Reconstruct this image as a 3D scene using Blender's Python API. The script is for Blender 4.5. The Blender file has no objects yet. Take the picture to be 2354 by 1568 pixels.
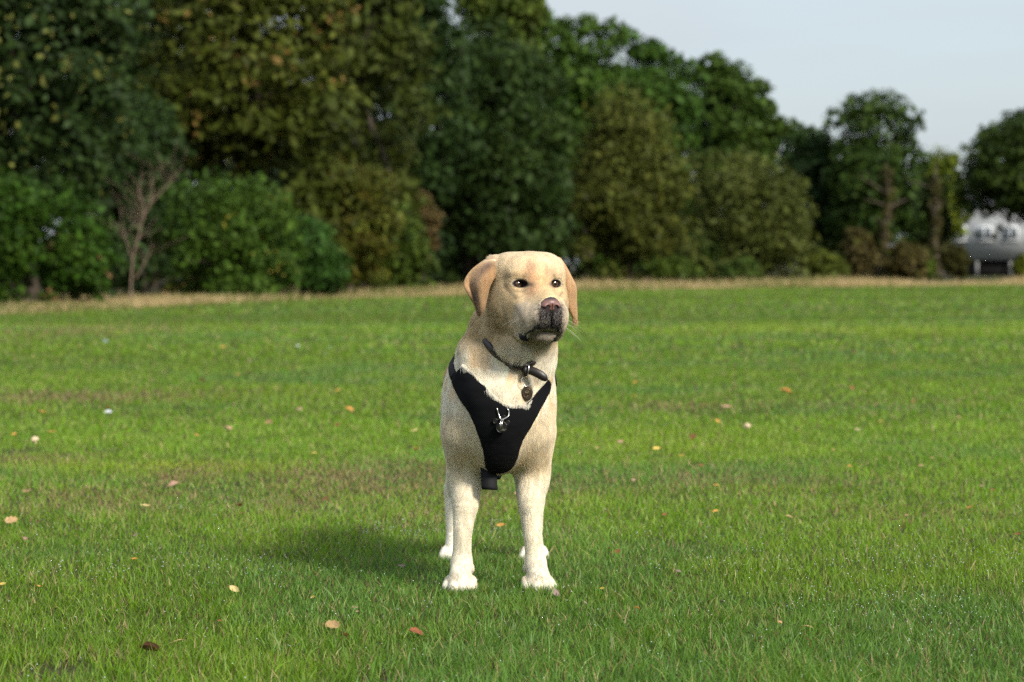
import bpy, math, random
import numpy as np
from mathutils import Vector, Matrix

# ----------------------------------------------------------------- camera, sky, sun, exposure
FPX = 5558.0                     # focal length in pixels of a 2354 px wide picture
CAM_H = 0.70
PITCH = math.atan(172.0 / FPX)
FOCUS = 4.80
sc = bpy.context.scene
C = sc.collection

cam_data = bpy.data.cameras.new("camera")
cam_data.sensor_width = 36.0
cam_data.lens = 36.0 * FPX / 2354.0
cam_data.clip_start = 0.1
cam_data.clip_end = 2000.0
cam_data.dof.use_dof = True
cam_data.dof.focus_distance = FOCUS
cam_data.dof.aperture_fstop = 6.0
cam = bpy.data.objects.new("camera", cam_data)
cam.location = (0, 0, CAM_H)
cam.rotation_euler = (math.pi / 2 - PITCH, 0, 0)
C.objects.link(cam)
sc.camera = cam

SUN_EL, SUN_AZ = 36.0, 42.0      # azimuth: degrees to the right of straight behind the camera
e, a = math.radians(SUN_EL), math.radians(SUN_AZ)
to_sun = Vector((math.cos(e) * math.sin(a), -math.cos(e) * math.cos(a), math.sin(e)))
sun_data = bpy.data.lights.new("sun", 'SUN')
sun_data.energy = 5.0
sun_data.angle = math.radians(11.0)
sun_data.color = (1.0, 0.94, 0.84)
sun = bpy.data.objects.new("sun", sun_data)
sun.rotation_euler = (-to_sun).to_track_quat('-Z', 'Y').to_euler()
sun.location = to_sun * 60
C.objects.link(sun)

world = bpy.data.worlds.new("World")
sc.world = world
world.use_nodes = True
wt = world.node_tree
wt.nodes.clear()
w_out = wt.nodes.new('ShaderNodeOutputWorld')
w_bg = wt.nodes.new('ShaderNodeBackground')
w_bg.inputs['Strength'].default_value = 0.13
sky = wt.nodes.new('ShaderNodeTexSky')
sky.sky_type = 'NISHITA'
sky.sun_disc = False
sky.sun_elevation = e
sky.sun_rotation = math.atan2(to_sun.x, to_sun.y)
sky.air_density = 1.0
sky.dust_density = 1.5
# a thin pale veil of cloud over the whole sky, a little uneven
tc = wt.nodes.new('ShaderNodeTexCoord')
mp = wt.nodes.new('ShaderNodeMapping')
mp.inputs['Scale'].default_value = (2.2, 2.2, 9.0)
nz = wt.nodes.new('ShaderNodeTexNoise')
nz.inputs['Scale'].default_value = 1.6
nz.inputs['Detail'].default_value = 5.0
nz.inputs['Roughness'].default_value = 0.5
rp = wt.nodes.new('ShaderNodeMapRange')
rp.inputs['From Min'].default_value = 0.38
rp.inputs['From Max'].default_value = 0.62
rp.inputs['To Min'].default_value = 0.50
rp.inputs['To Max'].default_value = 1.0
mx = wt.nodes.new('ShaderNodeMix')
mx.data_type = 'RGBA'
VEIL = (3.60, 4.02, 4.32, 1.0)
mx.inputs[7].default_value = VEIL
wt.links.new(tc.outputs['Generated'], mp.inputs['Vector'])
wt.links.new(mp.outputs['Vector'], nz.inputs['Vector'])
wt.links.new(nz.outputs['Fac'], rp.inputs['Value'])
wt.links.new(rp.outputs['Result'], mx.inputs[0])
wt.links.new(sky.outputs['Color'], mx.inputs[6])
# thin cloud is brighter overhead than near the horizon
sx = wt.nodes.new('ShaderNodeSeparateXYZ')
zr = wt.nodes.new('ShaderNodeMapRange')
zr.inputs['From Min'].default_value = 0.0
zr.inputs['From Max'].default_value = 1.0
zr.inputs['To Min'].default_value = 0.95
zr.inputs['To Max'].default_value = 2.3
zm = wt.nodes.new('ShaderNodeMix')
zm.data_type = 'RGBA'
zm.blend_type = 'MULTIPLY'
zm.inputs[0].default_value = 1.0
wt.links.new(tc.outputs['Generated'], sx.inputs[0])
wt.links.new(sx.outputs['Z'], zr.inputs['Value'])
wt.links.new(mx.outputs[2], zm.inputs[6])
wt.links.new(zr.outputs['Result'], zm.inputs[7])
wt.links.new(zm.outputs[2], w_bg.inputs['Color'])
wt.links.new(w_bg.outputs['Background'], w_out.inputs['Surface'])

vs = sc.view_settings
vs.view_transform = 'Standard'
vs.look = 'None'
vs.exposure = 0.35
vs.gamma = 1.0
vs.use_curve_mapping = False
sc.render.engine = 'CYCLES'
sc.cycles.use_denoising = False
sc.cycles.use_adaptive_sampling = False
sc.cycles.max_bounces = 6
sc.cycles.diffuse_bounces = 3
sc.cycles.glossy_bounces = 2
sc.cycles.transmission_bounces = 4
sc.cycles.sample_clamp_indirect = 4.0
sc.cycles.caustics_reflective = False
sc.cycles.caustics_refractive = False

# ----------------------------------------------------------------- helpers
rng = np.random.default_rng(11)
random.seed(5)


def ray(u, v):
    """direction of a pixel of the 2354x1568 photograph, scaled to unit depth along +y"""
    dx, dz = (u - 1177.0) / FPX, -(v - 784.0) / FPX
    cy, sy = math.cos(PITCH), math.sin(PITCH)
    d = np.array([dx, cy + dz * sy, -sy + dz * cy])
    return d / d[1]


def at(u, v, y):
    """the world point seen at pixel (u, v) at distance y in front of the camera"""
    d = ray(u, v)
    return np.array([d[0] * y, y, CAM_H + d[2] * y])


def ground_at(u, v):
    d = ray(u, v)
    t = -CAM_H / d[2]
    return np.array([d[0] * t, t, 0.0])


def tag(o, label=None, cat=None, group=None, kind=None):
    if label: o['label'] = label
    if cat: o['category'] = cat
    if group: o['group'] = group
    if kind: o['kind'] = kind
    return o


def empty(name, loc, rz=0.0):
    o = bpy.data.objects.new(name, None)
    o.location = loc
    o.rotation_euler = (0, 0, rz)
    o.empty_display_size = 0.2
    C.objects.link(o)
    return o


def link_mesh(name, me, mat=None, parent=None, loc=None):
    o = bpy.data.objects.new(name, me)
    if mat: me.materials.append(mat)
    if loc is not None: o.location = loc
    if parent: o.parent = parent
    C.objects.link(o)
    return o


def np_mesh(name, verts, faces, col=None, smooth=False, gloss=None):
    """verts (n,3), faces (m,k) with one k; col (n,3) linear colour per vertex"""
    me = bpy.data.meshes.new(name)
    verts = np.ascontiguousarray(verts, np.float32)
    faces = np.ascontiguousarray(faces, np.int32)
    m, k = faces.shape
    me.vertices.add(len(verts))
    me.vertices.foreach_set('co', verts.ravel())
    me.loops.add(m * k)
    me.loops.foreach_set('vertex_index', faces.ravel())
    me.polygons.add(m)
    me.polygons.foreach_set('loop_start', np.arange(0, m * k, k, dtype=np.int32))
    if smooth:
        me.polygons.foreach_set('use_smooth', np.ones(m, bool))
    if col is not None:
        at_ = me.attributes.new('Col', 'FLOAT_COLOR', 'POINT')
        c4 = np.ones((len(verts), 4), np.float32)
        c4[:, :3] = col
        at_.data.foreach_set('color', c4.ravel())
    if gloss is not None:
        g_ = me.attributes.new('gloss', 'FLOAT', 'POINT')
        g_.data.foreach_set('value', np.ascontiguousarray(gloss, np.float32))
    me.update(calc_edges=True)
    me.validate()
    return me


def _hash(ix, iy, iz, seed):
    n = (ix * 374761393 + iy * 668265263 + iz * 1440662683 + seed * 974711) & 0xffffffff
    n = ((n ^ (n >> 15)) * 2246822519) & 0xffffffff
    n = ((n ^ (n >> 13)) * 3266489917) & 0xffffffff
    n = (n ^ (n >> 16)) & 0xffffffff
    return n.astype(np.float64) / 4294967295.0


def vnoise(P, scale, seed=0):
    """smooth value noise in 0..1 at points P (n,3)"""
    Q = np.asarray(P, np.float64) * scale
    I = np.floor(Q).astype(np.int64)
    F = Q - I
    F = F * F * (3 - 2 * F)
    r = 0
    for dx in (0, 1):
        for dy in (0, 1):
            for dz in (0, 1):
                w = (F[:, 0] if dx else 1 - F[:, 0]) * (F[:, 1] if dy else 1 - F[:, 1]) * (F[:, 2] if dz else 1 - F[:, 2])
                r = r + w * _hash(I[:, 0] + dx, I[:, 1] + dy, I[:, 2] + dz, seed)
    return r


def fbm(P, scale, seed=0, oct=3):
    s, a_, t = 0, 1.0, 0
    for i in range(oct):
        s = s + a_ * vnoise(P, scale * 2 ** i, seed + i * 17)
        t += a_
        a_ *= 0.5
    return s / t


def sstep(a_, b_, x):
    t = np.clip((x - a_) / (b_ - a_), 0, 1)
    return t * t * (3 - 2 * t)


def lerp(a_, b_, t):
    return a_ + (b_ - a_) * t


def principled(name, color=(0.5, 0.5, 0.5), rough=0.6, metal=0.0, spec=0.5, attr=None):
    m = bpy.data.materials.new(name)
    m.use_nodes = True
    b = m.node_tree.nodes['Principled BSDF']
    b.inputs['Base Color'].default_value = (*color, 1)
    b.inputs['Roughness'].default_value = rough
    b.inputs['Metallic'].default_value = metal
    b.inputs['Specular IOR Level'].default_value = spec
    if attr:
        n = m.node_tree.nodes.new('ShaderNodeAttribute')
        n.attribute_name = attr
        m.node_tree.links.new(n.outputs['Color'], b.inputs['Base Color'])
    return m


def bump_noise(m, scale, strength, dist=0.01, detail=4.0):
    nt = m.node_tree
    b = nt.nodes['Principled BSDF']
    tcn = nt.nodes.new('ShaderNodeTexCoord')
    n = nt.nodes.new('ShaderNodeTexNoise')
    n.inputs['Scale'].default_value = scale
    n.inputs['Detail'].default_value = detail
    bp = nt.nodes.new('ShaderNodeBump')
    bp.inputs['Strength'].default_value = strength
    bp.inputs['Distance'].default_value = dist
    nt.links.new(tcn.outputs['Object'], n.inputs['Vector'])
    nt.links.new(n.outputs['Fac'], bp.inputs['Height'])
    nt.links.new(bp.outputs['Normal'], b.inputs['Normal'])
    return n


def leafy(name, trans=0.3, rough=0.5, spec=0.4):
    """thin leaf or blade: colour from the Col attribute, some light passes through"""
    m = principled(name, rough=rough, spec=spec, attr='Col')
    nt = m.node_tree
    b = nt.nodes['Principled BSDF']
    col = [n for n in nt.nodes if n.type == 'ATTRIBUTE'][0]
    tr = nt.nodes.new('ShaderNodeBsdfTranslucent')
    hs = nt.nodes.new('ShaderNodeHueSaturation')
    hs.inputs['Value'].default_value = 1.25
    hs.inputs['Saturation'].default_value = 1.1
    mix = nt.nodes.new('ShaderNodeMixShader')
    mix.inputs[0].default_value = trans
    nt.links.new(col.outputs['Color'], hs.inputs['Color'])
    nt.links.new(hs.outputs['Color'], tr.inputs['Color'])
    nt.links.new(b.outputs['BSDF'], mix.inputs[1])
    nt.links.new(tr.outputs['BSDF'], mix.inputs[2])
    nt.links.new(mix.outputs['Shader'], nt.nodes['Material Output'].inputs['Surface'])
    return m


def tube(points, radii, n=8, cap=True):
    """a tapered tube through points; returns verts, quads (caps are degenerate-free fans of quads)"""
    pts = np.asarray(points, float)
    V, F = [], []
    up = np.array([0.31, 0.17, 0.93])
    for i, p in enumerate(pts):
        t = pts[min(i + 1, len(pts) - 1)] - pts[max(i - 1, 0)]
        t = t / (np.linalg.norm(t) + 1e-9)
        if abs(np.dot(t, up)) > 0.95: u_ = np.cross(t, [1, 0, 0])
        else: u_ = np.cross(t, up)
        u_ /= np.linalg.norm(u_)
        w_ = np.cross(t, u_)
        for k in range(n):
            an = 2 * math.pi * k / n
            V.append(p + radii[i] * (math.cos(an) * u_ + math.sin(an) * w_))
    for i in range(len(pts) - 1):
        for k in range(n):
            k2 = (k + 1) % n
            F.append((i * n + k, i * n + k2, (i + 1) * n + k2, (i + 1) * n + k))
    return np.array(V), np.array(F)


def join(parts):
    V, F, o = [], [], 0
    for v, f in parts:
        V.append(v); F.append(f + o); o += len(v)
    return np.concatenate(V), np.concatenate(F)


def box(c, s):
    c, s = np.array(c, float), np.array(s, float) / 2
    v = np.array([[x, y, z] for x in (-1, 1) for y in (-1, 1) for z in (-1, 1)], float) * s + c
    f = np.array([[0, 1, 3, 2], [4, 6, 7, 5], [0, 4, 5, 1], [2, 3, 7, 6], [0, 2, 6, 4], [1, 5, 7, 3]])
    return v, f


def torus(c, R, r, ax1, ax2, n=28, m=8, sx=1.0):
    """ring in the plane of ax1, ax2 round c"""
    c = np.array(c, float); a1 = np.array(ax1, float); a2 = np.array(ax2, float)
    a1 /= np.linalg.norm(a1); a2 /= np.linalg.norm(a2)
    pts = [c + R * (sx * math.cos(t) * a1 + math.sin(t) * a2) for t in np.linspace(0, 2 * math.pi, n, endpoint=False)]
    V, F = [], []
    nn = np.cross(a1, a2)
    for i, p in enumerate(pts):
        d = p - c; d /= np.linalg.norm(d)
        for k in range(m):
            an = 2 * math.pi * k / m
            V.append(p + r * (math.cos(an) * d + math.sin(an) * nn))
    for i in range(n):
        for k in range(m):
            F.append((i * m + k, i * m + (k + 1) % m, ((i + 1) % n) * m + (k + 1) % m, ((i + 1) % n) * m + k))
    return np.array(V), np.array(F)

# ================================================================= ground and grass
EDGE_PX = [(0, 728), (300, 707), (500, 695), (845, 685), (1050, 679), (1340, 669), (1600, 664), (1870, 660), (2354, 656)]
EDGE = np.array([ground_at(u, v)[:2] for u, v in EDGE_PX])       # where the mown lawn stops
EDGE = np.concatenate([[[-9.5, -5.0], [-8.0, 20.0]], EDGE, [[45, 108], [150, 180], [400, 320]]])
EDGE0, EDGE1 = np.array([-8.85, 41.8, 0]), np.array([29.4, 139.0, 0])   # line of the trees
e_dir = (EDGE1 - EDGE0)[:2]; e_dir /= np.linalg.norm(e_dir)
e_nrm = np.array([-e_dir[1], e_dir[0]])
def edge_d(X, Y):
    """distance beyond the lawn's edge (negative on the lawn)"""
    Ye = np.interp(X, EDGE[:, 0], EDGE[:, 1])
    sl = np.interp(X, 0.5 * (EDGE[1:, 0] + EDGE[:-1, 0]), np.diff(EDGE[:, 1]) / np.diff(EDGE[:, 0]))
    return (Y - Ye) / np.sqrt(1 + sl * sl)


def blob(X, Y, u, v, ru, rv):
    """soft patch on the ground, given where and how large it shows in the photograph"""
    c = ground_at(u, v); d1 = ground_at(u + ru, v); d2 = ground_at(u, v - rv); d3 = ground_at(u, v + rv)
    sx = abs(d1[0] - c[0]); sy = 0.5 * abs(d2[1] - d3[1])
    return np.exp(-((X - c[0]) / sx) ** 2 - ((Y - c[1]) / sy) ** 2)


DRY = [(160, 914, 260, 13, 0.75), (420, 1095, 90, 30, 0.65), (820, 1105, 260, 40, 0.7), (700, 1160, 160, 30, 0.5), (250, 1150, 260, 40, 0.45), (1070, 1150, 120, 30, 0.5),
       (1560, 938, 130, 10, 0.6), (1900, 930, 260, 10, 0.25), (1650, 1110, 330, 30, 0.35), (60, 1060, 160, 14, 0.5), (1250, 1130, 120, 30, 0.4),
       (2100, 1180, 300, 30, 0.25), (200, 760, 220, 14, 0.45), (1000, 1180, 160, 40, 0.3)]
SOIL = [(40, 1040, 60, 9, 0.95), (140, 1052, 40, 5, 0.9), (250, 1036, 40, 6, 0.8), (130, 1548, 90, 24, 1.0), (2050, 1022, 42, 4, 1.0), (1960, 870, 60, 3, 0.6), (1690, 866, 40, 3, 0.55),
        (2330, 1525, 90, 9, 0.7), (1960, 1410, 60, 5, 0.9), (1120, 1440, 60, 6, 0.5), (345, 1000, 30, 3, 0.5), (1360, 939, 40, 3, 0.7), (2150, 933, 30, 2.5, 0.8), (230, 890, 40, 3, 0.5), (600, 866, 70, 3, 0.5)]
BRIGHT = [(430, 1075, 220, 12, 0.8), (120, 1075, 140, 10, 0.6), (1500, 1020, 320, 30, 0.3), (600, 905, 300, 12, 0.25), (1900, 760, 400, 15, 0.35)]
DEW = [(480, 1320, 260, 26), (160, 1335, 160, 26), (1800, 1330, 320, 30), (2150, 1300, 260, 40), (1900, 1385, 160, 18), (2200, 1460, 250, 60), (2050, 1400, 250, 40), (1000, 1240, 200, 30)]

gx = np.concatenate([-np.geomspace(400, 6, 26), np.linspace(-5.5, 5.5, 23), np.geomspace(6, 400, 26)])
gy = np.concatenate([[-60, -20, -6, 0], np.linspace(2, 14, 25), np.geomspace(15, 900, 40)])
GXm, GYm = np.meshgrid(gx, gy, indexing='ij')
gv = np.stack([GXm.ravel(), GYm.ravel(), np.zeros(GXm.size)], 1)
ii = np.arange(len(gx) - 1)[:, None] * len(gy) + np.arange(len(gy) - 1)[None]
gf = np.stack([ii, ii + len(gy), ii + len(gy) + 1, ii + 1], -1).reshape(-1, 4)
soil = principled('lawn soil', (0.03, 0.035, 0.012), 0.95, spec=0.1)
nt = soil.node_tree
tcn = nt.nodes.new('ShaderNodeTexCoord')
cols = []
for sc_, lo, hi in ((9.0, (0.018, 0.016, 0.008, 1), (0.045, 0.045, 0.016, 1)), (1.1, (0.7, 0.75, 0.7, 1), (1.25, 1.2, 1.1, 1))):
    n_ = nt.nodes.new('ShaderNodeTexNoise'); n_.inputs['Scale'].default_value = sc_; n_.inputs['Detail'].default_value = 6
    m_ = nt.nodes.new('ShaderNodeMix'); m_.data_type = 'RGBA'; m_.inputs[6].default_value = lo; m_.inputs[7].default_value = hi
    nt.links.new(tcn.outputs['Object'], n_.inputs['Vector']); nt.links.new(n_.outputs['Fac'], m_.inputs[0]); cols.append(m_)
mm = nt.nodes.new('ShaderNodeMix'); mm.data_type = 'RGBA'; mm.blend_type = 'MULTIPLY'; mm.inputs[0].default_value = 1
nt.links.new(cols[0].outputs[2], mm.inputs[6]); nt.links.new(cols[1].outputs[2], mm.inputs[7])
nt.links.new(mm.outputs[2], nt.nodes['Principled BSDF'].inputs['Base Color'])
ground = link_mesh('ground', np_mesh('ground', gv, gf), soil)
tag(ground, 'flat playing field under the grass', kind='structure')

blade_m = leafy('grass blade', 0.42, 0.45, 0.25)


def turf(X, Y):
    """0..1 maps of dryness, bareness, brightness over the lawn"""
    dry = np.zeros_like(X); bare = np.zeros_like(X); bri = np.zeros_like(X)
    P = np.stack([X, Y, X * 0], 1)
    rag = 0.55 + 0.9 * fbm(P, 7.0, 71)
    for u, v, ru, rv, k in DRY: dry = np.maximum(dry, k * blob(X, Y, u, v, ru, rv) * rag)
    for u, v, ru, rv, k in SOIL: bare = np.maximum(bare, k * blob(X, Y, u, v, ru, rv) * (0.6 + 0.6 * fbm(P, 13.0, 72)))
    for u, v, ru, rv, k in BRIGHT: bri = np.maximum(bri, k * blob(X, Y, u, v, ru, rv))
    return np.clip(dry, 0, 1), np.clip(bare, 0, 1), np.clip(bri, 0, 1)


def blades(X, Y, hgt, wid, seg, lean=0.55):
    """a mesh of grass blades rooted at X, Y: seg quads each, folding over towards the tip"""
    n = len(X)
    P = np.stack([X, Y, X * 0], 1)
    az = rng.uniform(0, 2 * math.pi, n) * 0.92 + 3.0 * vnoise(P, 7.0, 81) + 3.0 * vnoise(P, 21, 83)
    ln = np.abs(rng.normal(0.0, lean, n)) + 0.18
    d = np.stack([np.cos(az), np.sin(az), az * 0], 1)
    face = az + math.pi / 2 + rng.normal(0, 0.9, n)
    s = np.stack([np.cos(face), np.sin(face), az * 0], 1)
    k = seg + 1
    V = np.empty((n, k, 2, 3), np.float32)
    for i in range(k):
        t = i / seg
        bend = ln * (0.35 * t + 0.75 * t * t)
        up = np.sqrt(np.maximum(1 - np.clip(ln * 0.55 * t, 0, 0.97) ** 2, 0.05))
        c = P + d * (hgt * bend)[:, None] + np.array([0, 0, 1.0]) * (hgt * t * up)[:, None]
        w = wid * (1.0 if t < 0.4 else (1.02 - t) / 0.62) * 0.5
        V[:, i, 0] = c - s * w[:, None]
        V[:, i, 1] = c + s * w[:, None]
    base = np.arange(n)[:, None] * (k * 2)
    F = np.concatenate([base[:, :, None] + np.array([[[2 * i, 2 * i + 1, 2 * i + 3, 2 * i + 2]]]) for i in range(seg)], 1).reshape(-1, 4)
    return V.reshape(-1, 3), F, k * 2


def scatter(y0, y1, dens, margin):
    """random points in the part of the ground the camera can see between two distances"""
    n = int(dens * (y1 - y0) * ((y0 + y1) * 0.2118 + 2 * margin))
    Y = np.sqrt(rng.uniform(y0 * y0, y1 * y1, n)) if margin < 0.2 * y0 else rng.uniform(y0, y1, n)
    X = rng.uniform(-1, 1, n) * (Y * 0.2118 + margin)
    return X, Y


def lawn():
    VV, FF, CC, off = [], [], [], 0
    rings = [  # y0, y1, per m2, margin, height, width, segments
        (3.55, 5.1, 18000, 0.30, 0.0240, 0.0023, 2),
        (4.9, 7.0, 13000, 0.40, 0.0225, 0.0028, 1),
        (7.0, 10.5, 8300, 0.9, 0.0225, 0.0036, 1),
        (10.5, 18.0, 2300, 2.6, 0.026, 0.0068, 1),
        (18.0, 36.0, 430, 4.0, 0.030, 0.017, 1),
        (36.0, 75.0, 70, 6.0, 0.038, 0.045, 1),
        (75.0, 150.0, 14, 10.0, 0.05, 0.10, 1)]
    for y0, y1, dens, mg, hh, ww, seg in rings:
        X, Y = scatter(y0 * 0.86, y1 * 1.14, dens, mg)
        pk = (1.0 if y0 < 4 else sstep(y0 * 0.86, y0 * 1.14, Y)) * (1 - sstep(y1 * 0.86, y1 * 1.14, Y))
        kk = rng.random(len(X)) < pk
        X, Y = X[kk], Y[kk]
        if y0 == 4.9:                                  # the turf stands up round the paws
            for px_, py_ in ((-0.115, 5.155), (0.064, 5.155), (-0.14, 5.70), (0.047, 5.70)):
                an = rng.uniform(0, 2 * math.pi, 420); rr = rng.uniform(0.030, 0.062, 420)
                X = np.concatenate([X, px_ + np.cos(an) * rr]); Y = np.concatenate([Y, py_ + np.sin(an) * rr * 1.2])
        ok = edge_d(X, Y) < 0.3
        # keep blades out of the paws
        X, Y = X[ok], Y[ok]
        dry, bare, bri = turf(X, Y)
        keep = rng.random(len(X)) > bare * 0.93
        X, Y, dry, bare, bri = X[keep], Y[keep], dry[keep], bare[keep], bri[keep]
        n = len(X)
        P = np.stack([X, Y, X * 0], 1)
        big = fbm(P, 1.1, 91); mid = fbm(P, 4.5, 92); tuft = vnoise(P, 11, 93)
        H = hh * rng.uniform(0.45, 1.2, n) * (0.74 + 0.50 * tuft) * (1 - 0.35 * dry) * (1 - 0.5 * bare) * (0.80 + 0.45 * mid) * np.where(rng.random(n) < 0.03, 1.6, 1.0)
        if y0 < 5: H *= 1 + 0.35 * sstep(4.7, 4.1, Y)
        W = ww * rng.uniform(0.6, 1.25, n)
        ln = 0.55 if y0 < 12 else 0.35
        V, F, k = blades(X, Y, H, W, seg, ln)
        # colours of the blades themselves
        a_ = np.array([0.075, 0.165, 0.013]); b_ = np.array([0.195, 0.310, 0.030]); blue = np.array([0.095, 0.205, 0.045])
        c = lerp(a_, b_, np.clip(0.15 + 0.85 * mid * rng.uniform(0.4, 1.4, n), 0, 1)[:, None])
        c = lerp(c, blue, (sstep(0.48, 0.72, big) * 0.6)[:, None])
        c = lerp(c, np.array([0.29, 0.34, 0.025]), (bri * 0.65)[:, None])
        yl = rng.random(n)
        c[yl < 0.06] = np.array([0.36, 0.27, 0.13])
        c[(yl > 0.05) & (yl < 0.10)] = np.array([0.30, 0.33, 0.09])
        c[(yl > 0.10) & (yl < 0.13)] = np.array([0.15, 0.095, 0.045])
        isdry = rng.random(n) < np.clip(dry * 1.0, 0, 0.85)
        c[isdry] = lerp(np.array([0.30, 0.225, 0.10]), np.array([0.17, 0.125, 0.055]), rng.random(n)[:, None])[isdry]
        far = fbm(P * np.array([0.35, 1, 1]), 0.22, 95)
        c = c * (0.80 + 0.38 * sstep(0.25, 0.75, far))[:, None] * rng.uniform(0.60, 1.30, n)[:, None]
        if y0 >= 30:
            e_ = edge_d(X, Y)
            c = lerp(c, np.array([0.17, 0.17, 0.04]), (sstep(-2.2, 0, e_) * 0.55)[:, None])
        VV.append(V); FF.append(F + off); off += len(V)
        CC.append(np.repeat(c, k, axis=0))
    return np.concatenate(VV), np.concatenate(FF), np.concatenate(CC)


LV, LF, LC = lawn()
grass = link_mesh('grass', np_mesh('grass', LV, LF, LC), blade_m)
tag(grass, 'short mown lawn of the playing field', 'grass', kind='stuff')

# dew on the foreground blades
def dew():
    X, Y = scatter(3.6, 7.2, 900, 0.3)
    w = np.full(len(X), 0.12)
    for u, v, ru, rv in DEW: w = np.maximum(w, blob(X, Y, u, v, ru, rv))
    k = rng.random(len(X)) < w * (0.4 + vnoise(np.stack([X, Y, X * 0], 1), 6, 8))
    X, Y = X[k], Y[k]
    n = len(X)
    r = rng.uniform(0.0006, 0.0013, n)
    o = np.array([[1, 0, 0], [-1, 0, 0], [0, 1, 0], [0, -1, 0], [0, 0, 1], [0, 0, -1]], float)
    f = np.array([[0, 2, 4], [2, 1, 4], [1, 3, 4], [3, 0, 4], [2, 0, 5], [1, 2, 5], [3, 1, 5], [0, 3, 5]])
    c = np.stack([X, Y, rng.uniform(0.014, 0.036, n)], 1)
    V = c[:, None] + r[:, None, None] * o[None]
    F = (np.arange(n)[:, None, None] * 6 + f[None]).reshape(-1, 3)
    m = principled('dew drop', (0.9, 0.93, 0.95), 0.08, spec=0.9)  # white base colour stands in for the sparkle of the drops
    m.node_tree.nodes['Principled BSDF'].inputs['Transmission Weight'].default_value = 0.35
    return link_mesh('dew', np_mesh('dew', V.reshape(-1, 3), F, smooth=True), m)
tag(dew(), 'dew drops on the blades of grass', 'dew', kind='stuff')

# the strip of tall dead grass along the foot of the trees
def verge():
    A = EDGE[1:12]
    cum = np.concatenate([[0], np.cumsum(np.linalg.norm(np.diff(A, axis=0), axis=1))])
    L = cum[-1]
    n = 70000
    s = rng.uniform(0, L, n)
    X = np.interp(s, cum, A[:, 0]); Y = np.interp(s, cum, A[:, 1])
    far_ = np.clip(Y / 90.0, 0.3, 1.3)
    Dp = np.where(rng.random(n) < 0.75, rng.uniform(0.0, 1.0, n) ** 1.3 * 3.0, rng.uniform(0, 8, n)) * lerp(0.7, 1.1, far_) + rng.normal(0, 0.25, n)
    X = X - Dp * 0.75; Y = Y + Dp * 0.66
    P = np.stack([X, Y, X * 0], 1)
    nz_ = sstep(0.25, 0.75, fbm(P, 0.30, 15))
    H = rng.uniform(0.05, 0.24, n) * (0.30 + 1.4 * nz_) * lerp(0.30, 1.1, sstep(0.35, 1.0, far_))
    W = rng.uniform(0.015, 0.035, n) * lerp(0.6, 1.6, far_)
    V, F, k = blades(X, Y, H, W, 1, 0.35)
    c = lerp(np.array([0.52, 0.40, 0.20]), np.array([0.37, 0.27, 0.13]), rng.random(n)[:, None])
    gr = rng.random(n) < 0.12 + 0.5 * sstep(0.55, 0.7, vnoise(P, 0.22, 19))
    c[gr] = np.array([0.12, 0.14, 0.03])
    o = link_mesh('dry_grass', np_mesh('dry_grass', V, F, np.repeat(c, k, axis=0)), blade_m)
    return o
tag(verge(), 'strip of tall straw-coloured dead grass along the foot of the trees', 'dry grass', kind='stuff')

# ================================================================= trees, shrubs, the house behind
leaf_m = leafy('tree leaf', 0.14, 0.6, 0.10)
bark_m = principled('bark', rough=0.9, spec=0.1, attr='Col')
bump_noise(bark_m, 6, 0.6, 0.03)


def limb(p0, p1, r0, r1, sag=0.0, seg=5, wig=0.06):
    p0, p1 = np.array(p0, float), np.array(p1, float)
    L = np.linalg.norm(p1 - p0)
    pts = []
    for i in range(seg + 1):
        t = i / seg
        p = lerp(p0, p1, t) + np.array([0, 0, sag * L * 4 * t * (1 - t)])
        if 0 < i < seg: p = p + rng.normal(0, wig * L / seg, 3)
        pts.append(p)
    return np.array(pts), np.linspace(r0, r1, seg + 1)


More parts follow.
